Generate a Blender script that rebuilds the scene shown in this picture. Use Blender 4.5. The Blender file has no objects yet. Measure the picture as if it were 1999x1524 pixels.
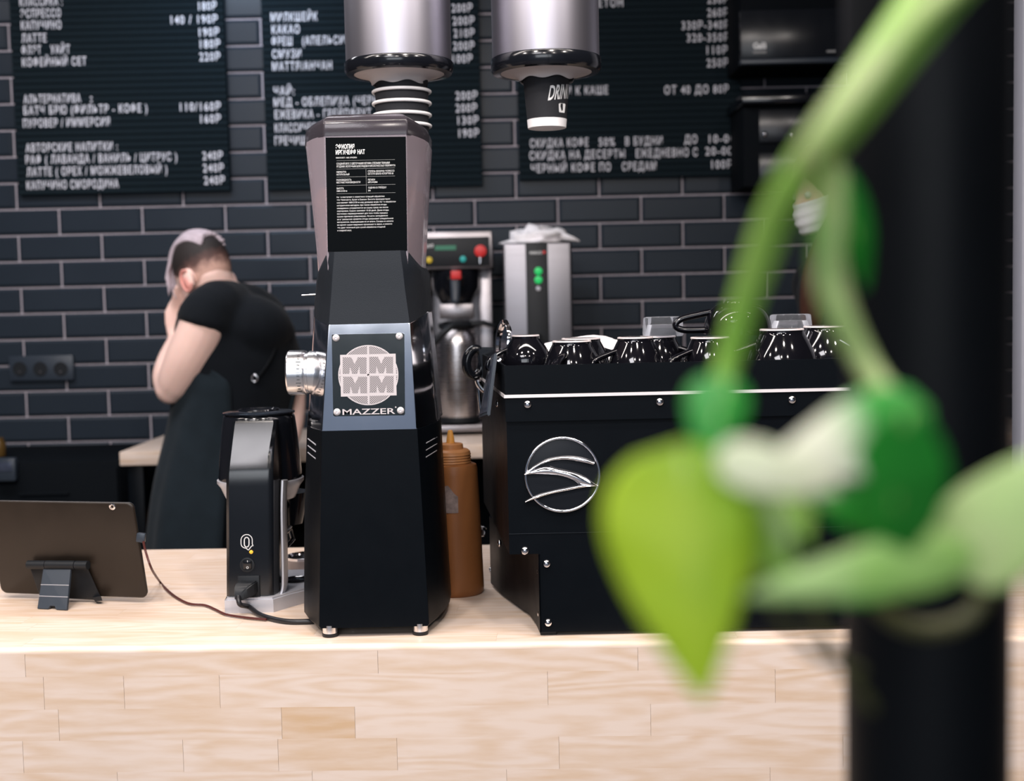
import bpy, bmesh, math, random
from mathutils import Vector, Matrix, noise
V = Vector
random.seed(7)
S = bpy.context.scene
COL = S.collection

# ------------------------------------------------------------------ camera
FPX, CX, CY = 2500.0, 999.5, 762.0
PITCH, ROLL = math.atan(172 / 2500), 0.022
CAM = V((0, 0, 1.5))
FW = V((0, math.cos(PITCH), -math.sin(PITCH)))
UP0 = V((0, math.sin(PITCH), math.cos(PITCH)))
RT = V((1, 0, 0)) * math.cos(ROLL) - UP0 * math.sin(ROLL)
UPV = UP0 * math.cos(ROLL) + V((1, 0, 0)) * math.sin(ROLL)
cd = bpy.data.cameras.new('camera')
cam = bpy.data.objects.new('camera', cd)
COL.objects.link(cam)
cam.matrix_world = Matrix(((RT.x, UPV.x, -FW.x, CAM.x), (RT.y, UPV.y, -FW.y, CAM.y), (RT.z, UPV.z, -FW.z, CAM.z), (0, 0, 0, 1)))
cd.sensor_width = 36.0
cd.lens = 36.0 * FPX / 1999.0
cd.clip_start = 0.02
cd.dof.use_dof = True
cd.dof.focus_distance = 1.72
cd.dof.aperture_fstop = 5.0
S.camera = cam

# ------------------------------------------------------------------ view, world, lights
S.view_settings.view_transform = 'Standard'
S.view_settings.look = 'None'
S.view_settings.gamma = 1.0
S.view_settings.use_curve_mapping = False
S.view_settings.exposure = 0.0
try:
    S.cycles.use_denoising = True
    S.cycles.max_bounces = 8
    S.cycles.transparent_max_bounces = 16
    S.cycles.sample_clamp_indirect = 6.0
    S.cycles.caustics_reflective = False
    S.cycles.caustics_refractive = False
except Exception:
    pass
w = bpy.data.worlds.new('world')
S.world = w
w.use_nodes = True
w.node_tree.nodes['Background'].inputs[0].default_value = (0.55, 0.65, 0.85, 1)
w.node_tree.nodes['Background'].inputs[1].default_value = 0.15


def area(name, loc, target, size, power, color, shape='RECTANGLE', spread=math.pi):
    L = bpy.data.lights.new(name, 'AREA')
    L.shape = shape
    L.size = size[0]
    L.size_y = size[1]
    L.energy = power
    L.color = color
    L.spread = spread
    o = bpy.data.objects.new(name, L)
    COL.objects.link(o)
    o.location = loc
    d = V(target) - V(loc)
    o.rotation_euler = d.to_track_quat('-Z', 'Y').to_euler()
    return o


# daylight through the shop window behind the viewer
area('window_daylight', (-0.5, -2.5, 2.12), (-0.4, 3, 1.3), (2.5, 1.3), 47, (0.90, 0.94, 1.0))
# linear ceiling lamp along the bar
area('bar_linear_lamp', (-0.5, 1.25, 2.85), (-0.5, 1.35, 0), (3.6, 0.10), 45, (1.0, 0.90, 0.84))
# ceiling panel over the work aisle, lights barista, back counter and tiles
area('aisle_ceiling_panel', (-1.5, 3.0, 3.1), (-1.4, 3.5, 0), (2.2, 0.35), 38, (0.97, 0.95, 1.0))
# round ceiling spots in front of the bar
for i, (sx, sy, pw) in enumerate([(-1.5, 0.55, 13), (-0.6, 0.5, 13), (0.35, 0.55, 13), (1.3, 0.5, 11), (-0.15, -0.5, 6), (0.75, -0.55, 6)]):
    area('ceiling_spot', (sx, sy, 2.95), (sx * 0.8, 1.9, 0.9), (0.13, 0.13), pw, (1.0, 0.91, 0.85), 'DISK')
# added area light, mirrored in the slanted face of the small grinder
area('added_grinder_panel', (-0.97, -0.88, 3.15), (-0.97, -0.88, 0), (0.95, 0.9), 44, (0.97, 0.94, 0.98))
area('added_wall_wash', (-0.5, -1.3, 3.1), (-0.5, -2.6, 0.9), (2.6, 0.2), 34, (0.85, 0.92, 1.0))  # added wash on the wall behind the viewer, mirrored by the chrome
# cool lamp over the menu boards, between left and middle board
area('menu_lamp', (-0.9, 4.25, 2.75), (-0.9, 4.7, 1.9), (0.5, 0.08), 3.2, (0.55, 0.75, 1.0))


# ------------------------------------------------------------------ helpers
def ray(px, py):
    return FW + RT * ((px - CX) / FPX) + UPV * ((CY - py) / FPX)


def at(px, py, Y):                      # point seen at pixel on the plane y = Y
    d = ray(px, py)
    return CAM + d * (Y / d.y)


def onz(px, py, z):                     # point seen at pixel on the plane z
    d = ray(px, py)
    return CAM + d * ((z - CAM.z) / d.z)


def wmat(o):
    m = o.matrix_basis.copy()
    while o.parent:
        o = o.parent
        m = o.matrix_basis @ m
    return m


def setp(o, label=None, cat=None, group=None, kind=None):
    if label: o['label'] = label
    if cat: o['category'] = cat
    if group: o['group'] = group
    if kind: o['kind'] = kind
    return o


def thing(name, label, cat, loc, rotz=0.0, group=None):
    o = bpy.data.objects.new(name, None)
    o.empty_display_size = 0.05
    COL.objects.link(o)
    o.location = loc
    o.rotation_euler = (0, 0, rotz)
    return setp(o, label, cat, group)


def obj(name, bm, mat, parent=None, origin=None, smooth=40, local=False, label=None, mod=None):
    """link bm (world coordinates unless local) as one mesh object"""
    me = bpy.data.meshes.new(name)
    o = bpy.data.objects.new(name, me)
    if parent:
        o.parent = parent
        if not local:
            bm.transform(wmat(parent).inverted())
    elif origin is not None:
        bm.transform(Matrix.Translation(-V(origin)))
        o.location = origin
    bmesh.ops.recalc_face_normals(bm, faces=bm.faces)
    bm.to_mesh(me)
    bm.free()
    for m in (mat if isinstance(mat, (list, tuple)) else [mat]):
        me.materials.append(m)
    if smooth:
        me.polygons.foreach_set('use_smooth', [True] * len(me.polygons))
        if smooth < 180:
            me.set_sharp_from_angle(angle=math.radians(smooth))
    COL.objects.link(o)
    if label: o['label'] = label
    return o


def bake(o, mods):
    """apply modifiers [(type, {settings})] to mesh object o"""
    for t, kw in mods:
        m = o.modifiers.new(t, t)
        for k, v in kw.items():
            setattr(m, k, v)
    dg = bpy.context.evaluated_depsgraph_get()
    dg.update()
    me = bpy.data.meshes.new_from_object(o.evaluated_get(dg))
    o.modifiers.clear()
    old = o.data
    o.data = me
    me.name = old.name
    me.polygons.foreach_set('use_smooth', [True] * len(me.polygons))
    return o


def wn(o):
    m = o.modifiers.new('weighted', 'WEIGHTED_NORMAL')
    m.keep_sharp = True
    return o


def proj(p):
    d = p - CAM
    return (CX + FPX * d.dot(RT) / d.dot(FW), CY - FPX * d.dot(UPV) / d.dot(FW))


def NB():
    return bmesh.new()


def box(bm, c, s, rot=None, bevel=0.0, seg=2):
    r = bmesh.ops.create_cube(bm, size=1.0)
    vs = r['verts']
    for v in vs:
        v.co = V((v.co.x * s[0], v.co.y * s[1], v.co.z * s[2]))
    if bevel > 0:
        es = list({e for v in vs for e in v.link_edges})
        r2 = bmesh.ops.bevel(bm, geom=es, offset=bevel, segments=seg, affect='EDGES', profile=0.5)
        vs = list({v for f in r2['faces'] for v in f.verts} | {v for v in vs if v.is_valid})
    M = Matrix.Translation(V(c)) @ (rot.to_4x4() if rot is not None else Matrix.Identity(4))
    bmesh.ops.transform(bm, matrix=M, verts=vs)
    return bm


def pbox(bm, x0, y0, x1, y1, Y, depth, bevel=0.0):
    """box whose front face covers pixels x0..x1, y0..y1 at plane Y, running back by depth"""
    a, b = at(x0, (y0 + y1) / 2, Y), at(x1, (y0 + y1) / 2, Y)
    t, u = at((x0 + x1) / 2, y0, Y), at((x0 + x1) / 2, y1, Y)
    box(bm, ((a.x + b.x) / 2, Y + depth / 2, (t.z + u.z) / 2), (b.x - a.x, depth, t.z - u.z), None, bevel)
    return bm


def loft(bm, rings, cap=True, closed=True):
    rs = [[bm.verts.new(p) for p in r] for r in rings]
    n = len(rings[0])
    for a, b in zip(rs[:-1], rs[1:]):
        for i in range(n if closed else n - 1):
            j = (i + 1) % n
            bm.faces.new((a[i], a[j], b[j], b[i]))
    if cap and closed:
        bm.faces.new(rs[0][::-1])
        bm.faces.new(rs[-1])
    return rs


def basis(ax):
    ax = V(ax).normalized()
    t = V((0, 0, 1)) if abs(ax.z) < 0.9 else V((1, 0, 0))
    u = ax.cross(t).normalized()
    return u, ax.cross(u).normalized(), ax


def lathe(bm, prof, o, ax=(0, 0, 1), n=32, cap=True):
    """prof = [(r, h)...] about axis from o"""
    if tuple(ax) == (0, 0, 1):
        u, v, a = V((1, 0, 0)), V((0, 1, 0)), V((0, 0, 1))
    else:
        u, v, a = basis(ax)
    o = V(o)
    rings = [[o + a * h + (u * math.cos(2 * math.pi * i / n) + v * math.sin(2 * math.pi * i / n)) * max(r, 1e-5) for i in range(n)] for r, h in prof]
    loft(bm, rings, cap)
    return bm


def tube(bm, pts, rad, n=12, ry=None, cap=True, round_ends=False, side=None):
    """sweep along pts; rad scalar/list; ry optional second radius"""
    pts = [V(p) for p in pts]
    m = len(pts)
    rad = rad if isinstance(rad, (list, tuple)) else [rad] * m
    ry = rad if ry is None else (ry if isinstance(ry, (list, tuple)) else [ry] * m)
    tang = []
    for i in range(m):
        t = pts[min(i + 1, m - 1)] - pts[max(i - 1, 0)]
        tang.append(t.normalized())
    if side is not None:
        u = V(side)
        u = (u - tang[0] * u.dot(tang[0])).normalized()
    else:
        u = basis(tang[0])[0]
    rings = []
    for i in range(m):
        u = (u - tang[i] * u.dot(tang[i])).normalized()
        v = tang[i].cross(u)
        ring = lambda c, s: [c + u * math.cos(2 * math.pi * k / n) * rad[i] * s + v * math.sin(2 * math.pi * k / n) * ry[i] * s for k in range(n)]
        if round_ends and i == 0:
            for a in (0.25, 0.6, 0.87):
                rings.append(ring(pts[0] - tang[0] * rad[0] * math.sqrt(max(0, 1 - a * a)), a))
        rings.append(ring(pts[i], 1.0))
        if round_ends and i == m - 1:
            for a in (0.87, 0.6, 0.25):
                rings.append(ring(pts[i] + tang[i] * rad[i] * math.sqrt(max(0, 1 - a * a)), a))
    loft(bm, rings, cap)
    return bm


def spline(pts, k=8):
    """catmull-rom resample (any tuple length)"""
    P = [tuple(p) for p in pts]
    P = [P[0]] + P + [P[-1]]
    out = []
    for i in range(1, len(P) - 2):
        for j in range(k):
            t = j / k
            out.append(tuple(0.5 * (2 * b + (c - a) * t + (2 * a - 5 * b + 4 * c - d) * t * t + (-a + 3 * b - 3 * c + d) * t ** 3)
                             for a, b, c, d in zip(P[i - 1], P[i], P[i + 1], P[i + 2])))
    out.append(tuple(float(x) for x in P[-2]))
    return out


def ell(bm, c, r, M=None, n=20, m=14):
    """ellipsoid radii r with optional 3x3 orientation"""
    c = V(c)
    rings = []
    for i in range(1, m):
        th = math.pi * i / m
        ring = []
        for k in range(n):
            ph = 2 * math.pi * k / n
            p = V((r[0] * math.sin(th) * math.cos(ph), r[1] * math.sin(th) * math.sin(ph), r[2] * math.cos(th)))
            ring.append(c + (M @ p if M is not None else p))
        rings.append(ring)
    loft(bm, rings, True)
    return bm


def prism(bm, poly, y0, y1):
    """poly of (x,z) extruded from y0 to y1"""
    loft(bm, [[V((x, y0, z)) for x, z in poly], [V((x, y1, z)) for x, z in poly]], True)
    return bm


def pprism(bm, pxs, Y, depth):
    """pixel polygon lying on plane Y extruded towards the back by depth"""
    P = [at(x, y, Y) for x, y in pxs]
    a = bm.verts
    f = [a.new(p) for p in P]
    b = [a.new(p + V((0, depth, 0))) for p in P]
    n = len(P)
    bm.faces.new(f)
    bm.faces.new(b[::-1])
    for i in range(n):
        j = (i + 1) % n
        bm.faces.new((f[i], b[i], b[j], f[j]))
    return bm


_tc = {}


def text_bm(bm, s, origin, width, height, xdir=V((1, 0, 0)), zdir=V((0, 0, 1)), bold=0.012, thick=0.0, shear=0.0, wrap=None, space=1.0):
    """lettering as mesh, fitted to width and cap height, lower left at origin; faces the viewer"""
    cu = bpy.data.curves.new('t', 'FONT')
    cu.body = s
    cu.size = 1.0
    cu.offset = bold
    cu.shear = shear
    cu.space_character = space
    cu.resolution_u = 3
    o = bpy.data.objects.new('t', cu)
    COL.objects.link(o)
    dg = bpy.context.evaluated_depsgraph_get()
    dg.update()
    me = bpy.data.meshes.new_from_object(o.evaluated_get(dg))
    bpy.data.objects.remove(o)
    bpy.data.curves.remove(cu)
    if not me.vertices:
        return bm
    xs = [v.co.x for v in me.vertices]
    x0, x1 = min(xs), max(xs)
    caph = 0.728
    nrm = xdir.cross(zdir)
    vs = []
    for v in me.vertices:
        u, h = (v.co.x - x0) / (x1 - x0) * width, v.co.y / caph * height
        p = wrap(u, h) if wrap else V(origin) + xdir * u + zdir * h
        vs.append(bm.verts.new(p))
    fs = []
    for p in me.polygons:
        try:
            fs.append(bm.faces.new([vs[i] for i in p.vertices]))
        except ValueError:
            pass
    if thick:
        r = bmesh.ops.extrude_face_region(bm, geom=fs)
        nv = [g for g in r['geom'] if isinstance(g, bmesh.types.BMVert)]
        for v in nv:
            v.co += nrm * thick
    bpy.data.meshes.remove(me)
    return bm


# ------------------------------------------------------------------ materials
def mat(name, color, rough=0.5, metal=0.0, spec=0.5, coat=0.0, trans=0.0, emit=None, estr=0.0, noise_amt=0.0, noise_scale=20.0, bump=0.0, bscale=200.0, sheen=0.0, sss=0.0, ior=1.45):
    m = bpy.data.materials.new(name)
    m.use_nodes = True
    nt = m.node_tree
    b = nt.nodes['Principled BSDF']
    b.inputs['Base Color'].default_value = (*color, 1)
    b.inputs['Roughness'].default_value = rough
    b.inputs['Metallic'].default_value = metal
    b.inputs['Specular IOR Level'].default_value = spec
    b.inputs['Coat Weight'].default_value = coat
    b.inputs['Coat Roughness'].default_value = 0.05
    b.inputs['Transmission Weight'].default_value = trans
    b.inputs['IOR'].default_value = ior
    b.inputs['Sheen Weight'].default_value = sheen
    if sss:
        b.inputs['Subsurface Weight'].default_value = sss
        b.inputs['Subsurface Radius'].default_value = (0.01, 0.004, 0.002)
    if emit:
        b.inputs['Emission Color'].default_value = (*emit, 1)
        b.inputs['Emission Strength'].default_value = estr
    tc = nt.nodes.new('ShaderNodeTexCoord')
    if noise_amt:
        n = nt.nodes.new('ShaderNodeTexNoise')
        n.inputs['Scale'].default_value = noise_scale
        n.inputs['Detail'].default_value = 4
        nt.links.new(tc.outputs['Object'], n.inputs['Vector'])
        mx = nt.nodes.new('ShaderNodeMix')
        mx.data_type = 'RGBA'
        mx.inputs[6].default_value = (*[c * (1 - noise_amt) for c in color], 1)
        mx.inputs[7].default_value = (*[min(1, c * (1 + noise_amt)) for c in color], 1)
        nt.links.new(n.outputs['Fac'], mx.inputs[0])
        nt.links.new(mx.outputs[2], b.inputs['Base Color'])
        mr = nt.nodes.new('ShaderNodeMapRange')
        mr.inputs[3].default_value = max(0.02, rough - 0.06)
        mr.inputs[4].default_value = min(1, rough + 0.06)
        nt.links.new(n.outputs['Fac'], mr.inputs[0])
        nt.links.new(mr.outputs[0], b.inputs['Roughness'])
    if bump:
        n2 = nt.nodes.new('ShaderNodeTexNoise')
        n2.inputs['Scale'].default_value = bscale
        n2.inputs['Detail'].default_value = 3
        nt.links.new(tc.outputs['Object'], n2.inputs['Vector'])
        bp = nt.nodes.new('ShaderNodeBump')
        bp.inputs['Strength'].default_value = bump
        bp.inputs['Distance'].default_value = 0.002
        nt.links.new(n2.outputs['Fac'], bp.inputs['Height'])
        nt.links.new(bp.outputs['Normal'], b.inputs['Normal'])
    return m


def wood_mat(name, c0, c1):
    """light butcher-block: face attribute tone shifts colour and grain per stave"""
    m = mat(name, c0, 0.38, spec=0.4)
    nt = m.node_tree
    b = nt.nodes['Principled BSDF']
    L = nt.links.new
    tc = nt.nodes.new('ShaderNodeTexCoord')
    atn = nt.nodes.new('ShaderNodeAttribute')
    atn.attribute_name = 'tone'
    vm = nt.nodes.new('ShaderNodeVectorMath')
    vm.operation = 'MULTIPLY'
    vm.inputs[1].default_value = (1.3, 9, 9)
    L(tc.outputs['Object'], vm.inputs[0])
    off = nt.nodes.new('ShaderNodeVectorMath')
    off.operation = 'SCALE'
    off.inputs[0].default_value = (13.7, 29.3, 41.1)
    L(atn.outputs['Fac'], off.inputs['Scale'])
    ad = nt.nodes.new('ShaderNodeVectorMath')
    L(vm.outputs[0], ad.inputs[0])
    L(off.outputs[0], ad.inputs[1])
    n1 = nt.nodes.new('ShaderNodeTexNoise')
    n1.inputs['Scale'].default_value = 1.4
    n1.inputs['Detail'].default_value = 2
    L(ad.outputs[0], n1.inputs['Vector'])
    # growth rings: sine of the smooth noise field
    mu = nt.nodes.new('ShaderNodeMath')
    mu.operation = 'MULTIPLY'
    mu.inputs[1].default_value = 75
    L(n1.outputs['Fac'], mu.inputs[0])
    sn = nt.nodes.new('ShaderNodeMath')
    sn.operation = 'SINE'
    L(mu.outputs[0], sn.inputs[0])
    n2 = nt.nodes.new('ShaderNodeTexNoise')
    n2.inputs['Scale'].default_value = 14
    n2.inputs['Detail'].default_value = 5
    L(ad.outputs[0], n2.inputs['Vector'])
    s1 = nt.nodes.new('ShaderNodeMath')
    s1.operation = 'MULTIPLY_ADD'
    s1.inputs[1].default_value = 0.19
    L(sn.outputs[0], s1.inputs[0])
    L(n2.outputs['Fac'], s1.inputs[2])
    s2 = nt.nodes.new('ShaderNodeMath')
    s2.operation = 'MULTIPLY_ADD'
    s2.inputs[1].default_value = 0.75
    L(atn.outputs['Fac'], s2.inputs[0])
    s3 = nt.nodes.new('ShaderNodeMath')
    s3.operation = 'SUBTRACT'
    s3.inputs[1].default_value = 0.38
    L(s1.outputs[0], s3.inputs[0])
    L(s3.outputs[0], s2.inputs[2])
    mx = nt.nodes.new('ShaderNodeMix')
    mx.data_type = 'RGBA'
    mx.inputs[6].default_value = (*c0, 1)
    mx.inputs[7].default_value = (*c1, 1)
    L(s2.outputs[0], mx.inputs[0])
    L(mx.outputs[2], b.inputs['Base Color'])
    bp = nt.nodes.new('ShaderNodeBump')
    bp.inputs['Strength'].default_value = 0.08
    bp.inputs['Distance'].default_value = 0.001
    L(n2.outputs['Fac'], bp.inputs['Height'])
    L(bp.outputs['Normal'], b.inputs['Normal'])
    return m


def clear_mat(name, tint, amount, rough, body):
    """clear smoky plastic: see-through with a milky, glossy share"""
    m = bpy.data.materials.new(name)
    m.use_nodes = True
    nt = m.node_tree
    b = nt.nodes['Principled BSDF']
    b.inputs['Base Color'].default_value = (*body, 1)
    b.inputs['Roughness'].default_value = rough
    tr = nt.nodes.new('ShaderNodeBsdfTransparent')
    tr.inputs[0].default_value = (*tint, 1)
    mx = nt.nodes.new('ShaderNodeMixShader')
    fr = nt.nodes.new('ShaderNodeLayerWeight')
    fr.inputs[0].default_value = 0.25
    ma = nt.nodes.new('ShaderNodeMath')
    ma.operation = 'MULTIPLY_ADD'
    ma.inputs[1].default_value = 0.6
    ma.inputs[2].default_value = amount
    ma.use_clamp = True
    nt.links.new(fr.outputs['Fresnel'], ma.inputs[0])
    nt.links.new(ma.outputs[0], mx.inputs[0])
    nt.links.new(tr.outputs[0], mx.inputs[1])
    nt.links.new(b.outputs[0], mx.inputs[2])
    nt.links.new(mx.outputs[0], nt.nodes['Material Output'].inputs[0])
    return m


def leaf_mat(name, c, c2=None, lo=0.4, hi=0.6, trans=0.45, scale=18.0, attr=None):
    m = mat(name, c, 0.4, spec=0.4)
    nt = m.node_tree
    b = nt.nodes['Principled BSDF']
    tl = nt.nodes.new('ShaderNodeBsdfTranslucent')
    tl.inputs[0].default_value = (*c, 1)
    if c2:
        tc = nt.nodes.new('ShaderNodeTexCoord')
        n = nt.nodes.new('ShaderNodeTexNoise')
        n.inputs['Scale'].default_value = scale
        n.inputs['Detail'].default_value = 3
        nt.links.new(tc.outputs['Object'], n.inputs['Vector'])
        mr = nt.nodes.new('ShaderNodeMapRange')
        mr.inputs[1].default_value = lo
        mr.inputs[2].default_value = hi
        if attr:
            av = nt.nodes.new('ShaderNodeAttribute')
            av.attribute_name = attr
            am = nt.nodes.new('ShaderNodeMath')
            am.operation = 'MULTIPLY_ADD'
            am.inputs[1].default_value = 0.3
            nt.links.new(n.outputs['Fac'], am.inputs[0])
            nt.links.new(av.outputs['Fac'], am.inputs[2])
            nt.links.new(am.outputs[0], mr.inputs[0])
        else:
            nt.links.new(n.outputs['Fac'], mr.inputs[0])
        mx = nt.nodes.new('ShaderNodeMix')
        mx.data_type = 'RGBA'
        mx.inputs[6].default_value = (*c, 1)
        mx.inputs[7].default_value = (*c2, 1)
        nt.links.new(mr.outputs[0], mx.inputs[0])
        nt.links.new(mx.outputs[2], b.inputs['Base Color'])
        nt.links.new(mx.outputs[2], tl.inputs[0])
    ms = nt.nodes.new('ShaderNodeMixShader')
    ms.inputs[0].default_value = trans
    nt.links.new(b.outputs[0], ms.inputs[1])
    nt.links.new(tl.outputs[0], ms.inputs[2])
    nt.links.new(ms.outputs[0], nt.nodes['Material Output'].inputs[0])
    return m


def brushed(name, color, rough, amt=0.08, sc=(4, 4, 300)):
    m = mat(name, color, rough, metal=1.0)
    nt = m.node_tree
    b = nt.nodes['Principled BSDF']
    tc = nt.nodes.new('ShaderNodeTexCoord')
    vm = nt.nodes.new('ShaderNodeVectorMath')
    vm.operation = 'MULTIPLY'
    vm.inputs[1].default_value = sc
    n = nt.nodes.new('ShaderNodeTexNoise')
    n.inputs['Scale'].default_value = 1.0
    mr = nt.nodes.new('ShaderNodeMapRange')
    mr.inputs[3].default_value = rough - amt
    mr.inputs[4].default_value = rough + amt
    nt.links.new(tc.outputs['Object'], vm.inputs[0])
    nt.links.new(vm.outputs[0], n.inputs['Vector'])
    nt.links.new(n.outputs['Fac'], mr.inputs[0])
    nt.links.new(mr.outputs[0], b.inputs['Roughness'])
    return m


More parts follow.
